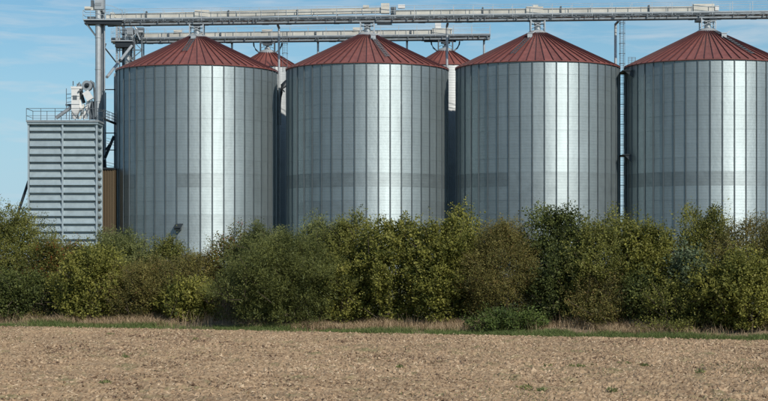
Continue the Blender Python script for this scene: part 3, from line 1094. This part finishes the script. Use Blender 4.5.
# spouts from the rear tower to the elevator leg
t = thing('grain_spout', 'bright diagonal grain spout slanting down from the rear tower to the elevator', 'pipe', P(107, 77, 235))
m = MB(); m.tube([Vector((0, 0, 0)), P(131.5, 46, 247) - P(107, 77, 235)], 0.19, 12); m.build('spout_pipe', M['steel'], t)
m = MB(); q = P(120, 61, 240.5) - P(107, 77, 235); m.tube([q, q + Vector((0.12, 0.05, 0.16))], 0.26, 12); m.build('spout_coupling', M['dsteel'], t)
t = thing('tie_rod', 'thin dark tie rod from the elevator leg to the rear tower', 'rod', P(105, 48, 234.5))
m = MB(); m.bar(Vector((0, 0, 0)), P(116, 62, 246) - P(105, 48, 234.5), 0.13); m.bar(Vector((-0.2, 0, -0.3)), Vector((0.1, 0, 0.6)), 0.2); m.build('rod', M['dsteel'], t)

# rear tower
RY = 248.5
rx = (116.5 - 384) / F * RY
t = thing('lattice_tower', 'lattice elevator tower rising behind the left shoulder of the first silo', 'tower', (rx, RY, 0))


def rl(px, py, dy=0.0):
    p = P(px, py, RY + dy)
    return Vector((p.x - rx, dy, p.z))


for px, dy, wdt, mt in ((116.8, 0, 0.24, 'steel'), (119.6, 0.5, 0.16, 'steel'), (123.5, 1.5, 0.35, 'dsteel'), (134.3, 0, 0.24, 'dsteel'), (142, 0, 0.2, 'dsteel'),
                       (143.8, 2, 0.14, 'dsteel')):
    m = MB(); a = rl(px, 24 if px < 125 else 30, dy); m.bar((a.x, dy, 0), a, wdt); m.build('tower_post', M[mt], t)
m = MB(); a = rl(127.5, 24, 0.8); m.tube([(a.x, 0.8, 0), (a.x, 0.8, 33.2)], 0.36, 14); m.build('elevator_leg', M['steel'], t)
m = MB(); a = rl(131, 24, 1.6); m.tube([(a.x, 1.6, 0), (a.x, 1.6, 33.2)], 0.22, 14); m.build('elevator_leg', M['weather'], t)
m = MB()
for py in (30, 50, 62): m.bar(rl(116, py), rl(143, py), 0.12)
for a_, b_ in (((134, 42), (142, 50)), ((142, 50), (128, 62)), ((117, 26), (124, 38)), ((123, 52), (134, 60))): m.bar(rl(*a_), rl(*b_), 0.1)
m.build('tower_brace', M['dsteel'], t)
m = MB(); a = rl(111, 40, -1.2); c = rl(135, 40, 1.2); m.box((a.x, -1.2, a.z - 0.15), (c.x, 1.4, a.z)); m.build('tower_platform', M['steel'], t)
m = MB(); m.box((a.x + 0.5, -1.0, a.z - 0.9), (c.x, 1.2, a.z - 0.16)); m.build('platform_beams', M['dark'], t)
m = MB()
for z in (0.55, 1.1): m.bar((a.x, -1.2, a.z + z), (c.x, -1.2, a.z + z), 0.05)
for k in range(4): m.bar((a.x + (c.x - a.x) * k / 3, -1.2, a.z), (a.x + (c.x - a.x) * k / 3, -1.2, a.z + 1.1), 0.05)
m.build('platform_rail', M['steel'], t)
m = MB(); q = rl(130, 31, -0.4); m.box((q.x - 0.4, -0.8, q.z - 0.5), (q.x + 0.45, 0.5, q.z + 0.45)); m.box((q.x + 0.6, -0.5, q.z - 0.3), (q.x + 1.2, 0.3, q.z + 0.15))
m.build('drive_box', M['weather'], t)
m = MB()
m.tube([(q.x + 1.2, -0.4, q.z - 0.1), (q.x + 1.75, -0.4, q.z - 0.1)], 0.2, 12)
m.bar((q.x - 0.7, -0.9, q.z - 1.1), (q.x - 0.2, -0.9, q.z - 0.2), 0.12)
m.bar((q.x + 0.2, -0.9, q.z - 1.1), (q.x + 0.9, -0.9, q.z - 0.3), 0.10)
m.bar((q.x + 1.4, -0.6, q.z - 1.2), (q.x + 1.0, -0.6, q.z - 0.3), 0.16)
m.tube([(q.x + 0.05, -0.5, q.z + 0.5), (q.x + 0.5, -0.5, q.z + 0.8), (q.x + 0.95, -0.5, q.z + 0.2)], 0.09, 8)
m.build('drive_motor', M['steel'], t)
m = MB(); ladder(m, (rl(118, 24, -0.4).x, -0.4, 22), (rl(118, 24, -0.4).x, -0.4, 33.0), 0.45, (1, 0, 0), 0.35); m.build('tower_ladder', M['steel'], t)

# ------------------------------------------------------------------ louvred dryer
DY = 222.0
DX0, DX1 = (28 - 384) / F * DY, (97.2 - 384) / F * DY
DD = 3.7
DT = 18.55
t = thing('grain_dryer', 'tall pale louvred dryer tower with railed roof at the left', 'dryer', ((DX0 + DX1) / 2, DY, 0))
W2 = (DX1 - DX0) / 2
m = MB(); m.box((-W2 + 0.10, 0.36, 0), (W2 - 0.35, DD - 0.1, DT - 0.25)); m.build('dryer_core', M['inner'], t)
CHL = 0.93
ncr = 18
half = W2 - 0.17
# one louver blade: slanted sheet with a turned-down lip


def louver(wd, nm):
    m = MB()
    pr = [(0.44, 0.93), (0.30, 0.90), (0.0, 0.42), (-0.03, 0.24), (0.34, 0.20)]
    vs = [(x, y, z) for x in (-wd / 2, wd / 2) for (y, z) in pr]
    n = len(pr)
    m.add(vs, [(j, j + n, j + 1 + n, j + 1) for j in range(n - 1)])
    m.add(vs, [tuple(range(n)), tuple(range(2 * n - 1, n - 1, -1))])
    return m.mesh(nm, M['louver'])


bw = W2 - 0.27
lv = louver(bw, 'louver_blade')
ls = louver(DD - 0.4, 'louver_blade')
for i in range(ncr):
    z = DT - 0.34 - (i + 1) * CHL
    if z < 0.1: break
    for s in (-1, 1):
        link('louver_blade', lv, t, (s * (W2 - 0.12) / 2 + (0.0), 0.0, z))
    link('louver_blade', ls, t, (W2 + 0.02, DD / 2, z), PI / 2)
for x in (-W2 + 0.06, 0.0, W2 - 0.06):
    m = MB(); m.box((x - 0.10, -0.08, 0), (x + 0.10, 0.34, DT - 0.26)); m.build('corner_post', M['post'], t)
for y in (DD - 0.12,):
    m = MB(); m.box((W2 - 0.24, y - 0.12, 0), (W2 + 0.10, y + 0.12, DT - 0.26)); m.build('corner_post', M['post'], t)
m = MB(); m.box((-W2 - 0.10, -0.22, DT - 0.26), (W2 + 0.14, DD + 0.1, DT)); m.build('roof_slab', M['louver'], t)
m = MB(); m.box((-W2 - 0.18, -0.32, DT + 0.002), (W2 + 0.24, DD + 0.2, DT + 0.22)); m.build('roof_edge', M['grate'], t)
RT = DT + 1.62
for yy in (-0.28, DD + 0.15):
    for k in range(6):
        x = -W2 - 0.14 + (2 * W2 + 0.3) * k / 5
        m = MB(); m.bar((x, yy, DT + 0.2), (x, yy, RT), 0.06); m.build('rail_post', M['dsteel'], t)
m = MB()
for yy in (-0.28, DD + 0.15):
    m.bar((-W2 - 0.17, yy, RT), (W2 + 0.2, yy, RT), 0.06)
    m.bar((-W2 - 0.17, yy, DT + 0.75), (W2 + 0.2, yy, DT + 0.75), 0.04)
for x in (-W2 - 0.14, W2 + 0.18):
    m.bar((x, -0.28, RT), (x, DD + 0.15, RT), 0.06); m.bar((x, -0.28, DT + 0.75), (x, DD + 0.15, DT + 0.75), 0.04)
m.build('handrail', M['dsteel'], t)

# machinery on the dryer roof (aspirator and cyclone fan)
KY = 224.0
kb = P(82, 120.5, KY)
t = thing('roof_aspirator', 'white aspirator and round fan housing standing on the dryer roof', 'machine', (kb.x, KY, DT + 0.23))


def kl(px, py, dy=0.0):
    p = P(px, py, KY)
    return Vector((p.x - kb.x, dy, p.z - DT - 0.23))


m = MB()
a, c = kl(72, 110), kl(80, 89)
m.box((a.x, -0.5, a.z), (c.x, 0.5, c.z)); m.box((a.x - 0.05, -0.55, c.z), (c.x + 0.3, 0.55, c.z + 0.28))
m.add([(a.x, -0.5, a.z), (c.x, -0.5, a.z), (c.x, 0.5, a.z), (a.x, 0.5, a.z), (a.x + 0.1, -0.2, 0.3), (a.x + 0.5, -0.2, 0.3), (a.x + 0.5, 0.2, 0.3), (a.x + 0.1, 0.2, 0.3)],
      [(0, 4, 5, 1), (1, 5, 6, 2), (2, 6, 7, 3), (3, 7, 4, 0)])
m.build('filter_box', M['white'], t)
m = MB()
for z_ in (0.9, 2.0, 3.0): m.box((kl(72, 100).x - 0.03, -0.535, z_), (kl(80, 100).x + 0.03, -0.505, z_ + 0.06))
m.build('stiffening_band', M['weather'], t)['kind'] = 'stuff'
m = MB()
for (a_, b_, w_) in (((74, 86), (74, 81.5), 0.10), ((78, 86), (80.5, 82.5), 0.10), ((80, 112), (88, 106), 0.10), ((84, 119), (90, 108), 0.09), ((78, 119), (72, 111), 0.08), ((93, 118), (88.5, 105), 0.09), ((79, 92), (83, 90), 0.16)):
    m.bar(kl(*a_, -0.62), kl(*b_, -0.62), w_)
m.build('support_strut', M['dsteel'], t)['kind'] = 'stuff'
m = MB(); m.box(tuple(kl(76.5, 86, 0.1)), tuple(kl(80.5, 83.4, 0.1) + Vector((0, 0.5, 0)))); m.tube([kl(81, 112, -0.3), kl(83.6, 112, -0.3)], 0.2, 12); m.build('drive_motor', M['weather'], t)
m = MB(); q = kl(76, 97, -0.52); m.box((q.x - 0.3, -0.55, q.z - 0.35), (q.x + 0.2, -0.505, q.z + 0.15)); m.build('filter_door', M['dsteel'], t)
m = MB(); q = kl(87.3, 85.8)
m.tube([(q.x, -0.45, q.z), (q.x, 0.45, q.z)], 0.62, 22); m.build('fan_housing', M['weather'], t)
m = MB(); m.tube([(q.x, -0.50, q.z), (q.x, -0.451, q.z)], 0.30, 16); m.tube([(q.x + 0.15, -0.75, q.z + 0.1), (q.x + 0.15, -0.5, q.z + 0.1)], 0.18, 12); m.build('fan_inlet', M['dark'], t)
m = MB(); m.tube([kl(82, 86), kl(81, 90), kl(82, 97), kl(84, 103)], 0.22, 10); m.build('suction_duct', M['dark'], t)
m = MB(); m.tube([kl(90, 81), kl(93.5, 83), kl(94.5, 90), kl(95, 100), kl(95.3, 117)], 0.15, 10); m.build('return_duct', M['dsteel'], t)
m = MB(); m.bar(kl(86, 92, -0.3), kl(91, 100, -0.3), 0.72, 0.8); m.build('outlet_chute', M['white'], t)
for (a_, b_, wd_, mt_) in (((88, 101), (84, 119), 0.28, 'white'), ((79.5, 100), (84, 118), 0.28, 'white'), ((84, 104), (80, 119), 0.24, 'casing'),
                           ((90.5, 101), (86.5, 119), 0.22, 'steel'), ((92, 100), (94, 119), 0.14, 'dsteel'), ((76, 109), (78.5, 119), 0.2, 'dsteel')):
    m = MB(); m.bar(kl(*a_), kl(*b_), wd_); m.build('chute_leg', M[mt_], t)
m = MB(); m.tube([kl(56, 118), kl(71.5, 107)], 0.22, 12); m.tube([kl(71.5, 107), kl(74, 104)], 0.24, 12); m.build('inclined_pipe', M['weather'], t)
m = MB()
for py in (94, 98, 102, 106): m.bar(kl(65.5, py, 0.4), kl(71.3, py - 0.6, 0.4), 0.06)
m.bar(kl(65.8, 88, 0.4), kl(65.8, 119, 0.4), 0.07); m.bar(kl(71.2, 88, 0.4), kl(71.2, 119, 0.4), 0.07)
m.bar(kl(65, 104.5, 0.4), kl(71.5, 104.5, 0.4), 0.2)
m.build('service_ladder', M['dsteel'], t)
m = MB(); m.box(tuple(kl(89, 119, 0.6) - Vector((0, 0.3, 0))), tuple(kl(95.5, 101, 0.6) + Vector((0, 0.4, 0)))); m.build('control_cabinet', M['dsteel'], t)

# inclined strut at the left of the dryer
pa, pb = P(28.6, 181, 223), P(10.5, 236, 222.5)
t = thing('inclined_pipe', 'dark pipe leaning against the left side of the dryer tower', 'pipe', pb)
d = (pa - pb)
m = MB(); m.tube([Vector((0, 0, 0)) - d * 0.09, d], 0.17, 12); m.build('pipe_tube', M['dark'], t)
m = MB(); m.tube([d * 0.5, d * 0.515], 0.23, 12); m.build('pipe_flange', M['dark'], t)

# brown building behind
by0 = 227.5
bx1 = (114.2 - 384) / F * by0
bx0 = bx1 - 9
bt = P(107, 168.5, by0).z
t = thing('brown_shed', 'brown clad shed wall showing between the dryer and the first silo', 'shed', (bx0, by0, 0))
m = MB(); m.box((0, 0.08, 0), (9, 2.3, bt - 0.1)); m.build('shed_wall', M['brown'], t)
rbm = MB(); rbm.box((0, 0, 0), (0.14, 0.08, bt - 0.12)); rme = rbm.mesh('cladding_rib', M['brown'])
for k in range(30): link('cladding_rib', rme, t, (0.05 + k * 0.3, 0, 0))
m = MB(); m.box((-0.1, -0.15, bt - 0.1), (9.04, 2.36, bt + 0.12)); m.build('roof_edge', M['dark'], t)

# ------------------------------------------------------------------ hedge
LM = dict(
    olive=leaf_mat('leaves_olive', (0.034, 0.046, 0.012), (0.150, 0.165, 0.042), (0.26, 0.24, 0.08)),
    yellow=leaf_mat('leaves_yellow_green', (0.034, 0.048, 0.011), (0.170, 0.180, 0.042), (0.32, 0.30, 0.09)),
    dark=leaf_mat('leaves_dark_green', (0.022, 0.035, 0.012), (0.090, 0.112, 0.032), (0.15, 0.18, 0.06)),
    willow=leaf_mat('leaves_willow', (0.030, 0.042, 0.012), (0.112, 0.130, 0.038), (0.17, 0.20, 0.08)),
    grey=leaf_mat('leaves_grey_green', (0.036, 0.052, 0.018), (0.145, 0.170, 0.062), (0.24, 0.26, 0.12)),
    red=leaf_mat('leaves_rusty', (0.032, 0.042, 0.012), (0.130, 0.135, 0.036), (0.27, 0.055, 0.02)),
    brown=leaf_mat('leaves_brown_olive', (0.040, 0.046, 0.015), (0.155, 0.150, 0.048), (0.24, 0.15, 0.06)),
    blue=leaf_mat('leaves_silver', (0.030, 0.052, 0.028), (0.120, 0.160, 0.090), (0.22, 0.27, 0.17)),
    weed=leaf_mat('leaves_weed', (0.055, 0.07, 0.025), (0.12, 0.15, 0.06), (0.17, 0.20, 0.09)),
    nettle=leaf_mat('leaves_nettle', (0.022, 0.040, 0.012), (0.085, 0.125, 0.034), (0.14, 0.17, 0.05)),
)
LEAF = dict(  # length, width, droop
    olive=(0.062, 0.034), yellow=(0.075, 0.048), dark=(0.070, 0.045), willow=(0.075, 0.020), grey=(0.085, 0.024),
    red=(0.055, 0.036), brown=(0.055, 0.022), blue=(0.085, 0.05), nettle=(0.065, 0.040))


def unit(v):
    return v / np.maximum(np.linalg.norm(v, axis=-1, keepdims=True), 1e-9)


def bush(px, wpx, top, off, kind, label, seed, dens=1.0, base_off=0.0, name='hedge_bush', spiky=1.0, lowest=0.02, depth=0.85, cat='bush', group='bushes of the hedge'):
    top += -4 if (90 < px < 160 or 230 < px < 370) else 2
    off = off - 0.9 if off > 3.2 else off
    c = 59.76 + off
    Y = c / (1 + 0.449 * (px - 384) / F)
    X = (px - 384) / F * Y
    H = CAMH + (Y0 - top) / F * Y
    gz = float(bankz(np.array([X]), np.array([off]))[0]) - 0.05
    H = H - gz
    rxm = wpx * 1.3 / 2 / F * Y
    rym = max(0.7, rxm * depth)
    g = np.random.default_rng(seed)
    t = thing(name, label, cat, (X, Y, gz), group)
    l, wd = [q_ * 1.22 for q_ in LEAF[kind]]
    area = 2 * rxm * H
    nl = int(area * 3900 * dens * (0.0021 / (l * wd)) ** 0.6)
    per = 26
    ns = max(12, nl // per)
    # shoots
    u = lowest + (1 - lowest) * g.random(ns) ** 0.80
    az = g.uniform(0, 2 * PI, ns)
    # prefer the sunny side facing the field
    front = g.random(ns) < 0.55
    az[front] = -PI / 2 + g.normal(0, 0.85, front.sum())
    prof = np.where(u < 0.42, 0.80 + 0.20 * (u / 0.42), np.sqrt(np.maximum(0, 1 - ((u - 0.42) / 0.60) ** 2.3)))
    lump = 0.62 + 0.62 * vnoise(az * 1.9 + seed * 3.1, u * H * 1.3 + seed, seed + 100) + 0.26 * (vnoise(az * 4.5 + seed, u * H * 3.2, seed + 200) - 0.5)
    deep = 1 - 0.60 * g.random(ns) ** 1.7
    rr = prof * lump * deep
    topn = 0.80 + 0.30 * vnoise(az * 1.1 + seed, 3 + rr * 1.5, seed + 300)
    pos = np.stack([rxm * rr * np.cos(az), rym * rr * np.sin(az), u * H * topn], -1)
    outw = np.stack([np.cos(az), np.sin(az), 0 * az], -1)
    dirs = unit(outw * 0.55 + np.array([0, 0, 0.75]) * (0.4 + u[:, None]) + g.normal(0, 0.35, (ns, 3)))
    Ls = g.uniform(0.25, 0.75, ns) * (1 + 0.5 * spiky * (u > 0.8) * g.random(ns))
    # a few long leaders at the top
    nle = int(7 * spiky * max(1, rxm))
    idx = np.argsort(-pos[:, 2])[:ns // 8]
    le = g.choice(idx, min(nle, len(idx)), replace=False)
    Ls[le] = g.uniform(0.55, 1.0, len(le)) * 0.8
    dirs[le] = unit(np.array([0, 0, 1.0]) + g.normal(0, 0.16, (len(le), 3)))
    # keep the height as asked
    zz = pos[:, 2] + dirs[:, 2] * Ls
    k = H / np.percentile(zz, 96.8)
    pos[:, 2] *= k
    start = pos - dirs * Ls[:, None] * 0.5
    tint_s = g.normal(0.0, 0.17, ns) + 0.45 * (vnoise(pos[:, 0] * 1.6 + seed, pos[:, 2] * 1.6, seed + 7) - 0.5)
    # leaves
    s = (np.arange(per) + 0.5) / per
    s = s[None] + g.normal(0, 0.02, (ns, per))
    bend = g.normal(0, 0.12, (ns, 1, 3)) * (s[..., None] ** 2) * Ls[:, None, None]
    q = start[:, None] + dirs[:, None] * (s * Ls[:, None])[..., None] + bend
    phi = s * 40 + g.uniform(0, 6, (ns, 1))
    side = unit(np.cross(dirs, g.normal(0, 1, (ns, 3)))); side2 = np.cross(dirs, side)
    ld = unit(side[:, None] * np.cos(phi)[..., None] + side2[:, None] * np.sin(phi)[..., None] + dirs[:, None] * 0.55 + g.normal(0, 0.30, (ns, per, 3)))
    spread = (0.05 + 0.05 * g.random((ns, per, 1))) * (1.3 - s[..., None])
    q = q + ld * spread
    nrm = unit(np.cross(ld, np.cross(ld, np.array([0.25, -0.6, 0.75]) + g.normal(0, 0.75, ld.shape))))
    nrm = nrm * np.sign(nrm[..., 2:3] + 1e-6)
    wvec = unit(np.cross(nrm, ld))
    sz = g.uniform(0.6, 1.3, (ns, per, 1)) * g.uniform(0.6, 1.35, (ns, 1, 1)) * (1.1 - 0.35 * s[..., None])
    a = q; tip = q + ld * l * sz
    mid = q + ld * l * 0.45 * sz - nrm * 0.006
    V = np.stack([a, mid + wvec * wd * sz * 0.5, tip, mid - wvec * wd * sz * 0.5], 2).reshape(-1, 4, 3)
    tn = np.clip(0.42 + tint_s[:, None] + g.normal(0, 0.16, (ns, per)), 0, 0.9).reshape(-1)
    ex = g.random(len(tn)) < 0.06
    tn[ex] = 1.0
    ok = V[:, 0, 2] > 0.03
    link('foliage', tri_mesh('foliage', V[ok], LM[kind], 4, tn[ok]), t)
    # stems
    m = MB()
    nst = 9 if area > 3 else 5
    for i in range(nst):
        j = int(g.integers(ns))
        e = pos[j]
        b0 = np.array([e[0] * 0.18 + g.normal(0, 0.08), e[1] * 0.18 + g.normal(0, 0.08), -0.05])
        m1 = b0 * 0.5 + e * 0.5 + np.array([0, 0, 0.12 * H]) + g.normal(0, 0.06, 3)
        m.tube([b0, (b0 + m1) / 2, m1, e], [0.035, 0.028, 0.019, 0.008], 5, False)
    for j in g.choice(ns, min(ns, 70), replace=False):
        m.tube([start[j] - dirs[j] * 0.25, pos[j], start[j] + dirs[j] * Ls[j]], [0.011, 0.008, 0.004], 3, False)
    m.build('stems', M['bark'], t)
    return t


BUSHES = [
    # px, width, top, offset behind the field edge, kind, label
    (8, 92, 203, 5.2, 'olive', 'tall olive bush at the left edge of the photo, left of the dryer', 1.1),
    (-45, 90, 212, 5.5, 'dark', 'dark bush just outside the left edge of the hedge', 0.6),
    (60, 66, 232, 5.4, 'red', 'bush with rusty red berries directly below the dryer', 1.0),
    (24, 78, 262, 3.6, 'dark', 'low dark bush at the foot of the tall left olive bush', 1.0),
    (92, 62, 244, 3.4, 'yellow', 'rounded yellow-flecked bush below the right corner of the dryer', 1.1),
    (128, 70, 229, 5.6, 'grey', 'grey-green willowy bush below the brown shed', 1.0),
    (166, 56, 230, 6.2, 'olive', 'olive bush below the small dark hood of the first silo', 1.0),
    (150, 70, 256, 3.9, 'brown', 'brownish twiggy bush low in front, under the first silo', 0.9),
    (198, 60, 243, 5.4, 'brown', 'brown-tinged bush in the dip of the hedge top', 1.0),
    (192, 58, 268, 3.8, 'yellow', 'fresh green bush low in front of the brown-tinged one', 0.9),
    (238, 58, 230, 6.0, 'red', 'reddish berried bush just right of the dip in the hedge', 1.0),
    (262, 60, 224, 5.2, 'grey', 'pale grey-green bush below the gap of the first two silos', 1.0),
    (292, 118, 234, 3.5, 'willow', 'big smooth dark willow bush reaching down to the verge', 1.25),
    (322, 60, 218, 5.8, 'grey', 'grey-green bush showing above the big willow bush', 1.0),
    (352, 62, 214, 4.8, 'olive', 'olive bush to the right of the big willow bush', 1.0),
    (346, 46, 262, 3.5, 'yellow', 'small yellowish bush low beside the big willow bush', 0.9),
    (398, 78, 213, 4.3, 'yellow', 'broad yellow-green bush under the highlight of the second silo', 1.1),
    (444, 66, 212, 4.0, 'yellow', 'leafy yellow-green bush under the gap of silos two and three', 1.1),
    (462, 42, 203, 6.0, 'yellow', 'tall yellow-green shoots topping the hedge left of the third silo', 0.9),
    (505, 78, 214, 4.6, 'brown', 'feathery brown-olive bush below the left half of the third silo', 1.5),
    (478, 50, 240, 5.2, 'olive', 'shaded olive bush wedged left of the feathery brown bush', 0.8),
    (556, 62, 199, 5.4, 'dark', 'dark green pointed sapling standing out under the third silo', 1.05),
    (565, 60, 236, 4.4, 'dark', 'dark bluish-green bush below the pointed sapling', 1.0),
    (608, 74, 208, 4.7, 'olive', 'greyish olive bush below the caged ladder', 1.1),
    (602, 60, 262, 3.8, 'brown', 'dull drooping bush low in front of the greyish olive one', 0.9),
    (652, 66, 214, 4.9, 'yellow', 'yellow-green bush left of the silvery shrub', 1.0),
    (640, 50, 258, 4.0, 'dark', 'dark low bush left of the foot of the silvery shrub', 0.9),
    (706, 58, 200, 6.0, 'olive', 'tallest green bush under the left part of the fourth silo', 1.0),
    (690, 34, 236, 3.9, 'blue', 'narrow silvery blue-green shrub near the right end', 1.0),
    (684, 62, 268, 3.6, 'olive', 'low olive bush at the foot of the silvery shrub', 0.9),
    (750, 88, 210, 5.2, 'brown', 'brown-tinted bush top under the right highlight of the fourth silo', 1.0),
    (744, 84, 240, 3.7, 'yellow', 'broad layered yellow-green bush at the right edge', 1.15),
    (815, 80, 214, 5.0, 'olive', 'olive bush continuing the hedge beyond the right edge', 0.6),
]
for i, (px, wp, top, off, kind, lab, dn) in enumerate(BUSHES):
    bush(px, wp, top, off, kind, lab, 40 + i, dn)
# low weeds in front of the hedge
bush(508, 62, 300, 1.9, 'nettle', 'low dark nettle clump spilling onto the verge below the feathery bush', 90, 1.2, name='nettle_clump', spiky=0.4, cat='plant', group=None)
bush(668, 54, 312, 2.0, 'olive', 'low weedy clump on the verge below the silvery shrub', 91, 0.8, name='weed_clump', spiky=0.5, cat='plant', group=None)
bush(46, 40, 304, 2.4, 'brown', 'low brownish weed clump on the verge under the dryer', 92, 0.6, name='weed_clump', spiky=0.5, cat='plant', group=None)


def twigs(px, wpx, top, off, label, seed, n=60):
    c = 59.76 + off
    Y = c / (1 + 0.449 * (px - 384) / F); X = (px - 384) / F * Y
    H = CAMH + (Y0 - top) / F * Y
    g = np.random.default_rng(seed)
    t = thing('dead_shrub', label, 'shrub', (X, Y, 0.15))
    m = MB(); m2 = MB()
    wv = wpx / 2 / F * Y
    for i in range(n):
        e = np.array([g.normal(0, 0.5) * wv, g.normal(0, 0.5) * wv, H * g.uniform(0.4, 1.0)])
        b0 = np.array([e[0] * 0.3, e[1] * 0.3, -0.05])
        mid = (b0 + e) / 2 + g.normal(0, 0.06, 3) + np.array([0, 0, 0.1])
        m.tube([b0, mid, e], [0.009, 0.007, 0.003], 3, False)
        for k in range(4):
            f = g.uniform(0.4, 1.0); p = mid * (1 - f) + e * f
            m2.tube([p, p + g.normal(0, 0.13, 3) + np.array([0, 0, 0.08])], [0.005, 0.002], 3, False)
    m.build('stems', M['deadwood'], t)
    m2.build('twigs', M['deadwood'], t)


twigs(226, 40, 284, 2.9, 'dead brown twiggy shrub on the verge left of the big willow bush', 5, 110)
twigs(55, 50, 294, 2.8, 'leafless grey scrub at the hedge foot below the dryer', 6, 70)
twigs(345, 34, 300, 2.6, 'bleached dry stalks at the foot of the hedge right of the willow bush', 7, 60)
twigs(560, 30, 306, 3.0, 'thin dead stalks on the bare bank below the pointed sapling', 8, 30)


# weeds growing in the field
def weed(px, py, wpx, label, seed, hgt=0.09):
    Y = CAMH * F / (py - Y0); X = (px - 384) / F * Y
    g = np.random.default_rng(seed)
    r = wpx / 2 / F * Y
    r *= 1.25
    n = int(60 + 260 * r)
    t = thing('field_weed', label, 'weed', (X, Y, 0.06), 'green weeds scattered in the tilled field')
    a = g.uniform(0, 2 * PI, n); rad = r * np.sqrt(g.random(n))
    o = np.stack([rad * np.cos(a), rad * np.sin(a) * 1.6, 0.01 + g.random(n) * hgt * (1 - 0.6 * rad / r)], -1)
    d = unit(g.normal(0, 1, (n, 3)) + np.array([0, 0, 0.7])) * g.uniform(0.03, 0.08, n)[:, None]
    wv = unit(np.cross(d, g.normal(0, 1, (n, 3)))) * 0.012
    V = np.stack([o, o + d * 0.5 + wv, o + d, o + d * 0.5 - wv], 1)
    link('leaves', tri_mesh('leaves', V, LM['weed'] if seed % 2 else LM['grey'], 4, g.random(n)), t)
    m = MB()
    for k in range(6): m.tube([(0, 0, -0.03), tuple(o[k])], [0.005, 0.003], 3, False)
    m.build('stalks', M['bark'], t)


WEEDS = [(576, 371, 14, 'green weed tuft in the field, the bigger of two right of centre'), (624, 368, 12, 'green weed tuft in the field right of the bigger one'),
         (526, 393, 14, 'flat green weed patch near the bottom edge right of centre'), (541, 396, 7, 'small weed beside the flat patch near the bottom edge'),
         (195, 343, 5, 'small round green weed near the far field edge, left part'), 
         (110, 338, 7, 'pair of thin green weeds near the far field edge'), 
         (105, 388, 10, 'grey-green weed low in the field at the left'), 
         (126, 361, 6, 'tiny weed in the middle of the left part of the field'),
         (548, 371, 7, 'small weed left of the bigger right-hand tuft'), (645, 370, 6, 'tiny weed right of the two right-hand tufts'),
         (400, 372, 6, 'small green weed in the middle of the field'),
         (612, 396, 8, 'bright green weed at the bottom edge, right part'), (700, 377, 7, 'low weed in the right part of the field')]
for i, (px, py, wp, lab) in enumerate(WEEDS):
    weed(px, py, wp, lab, 300 + i)
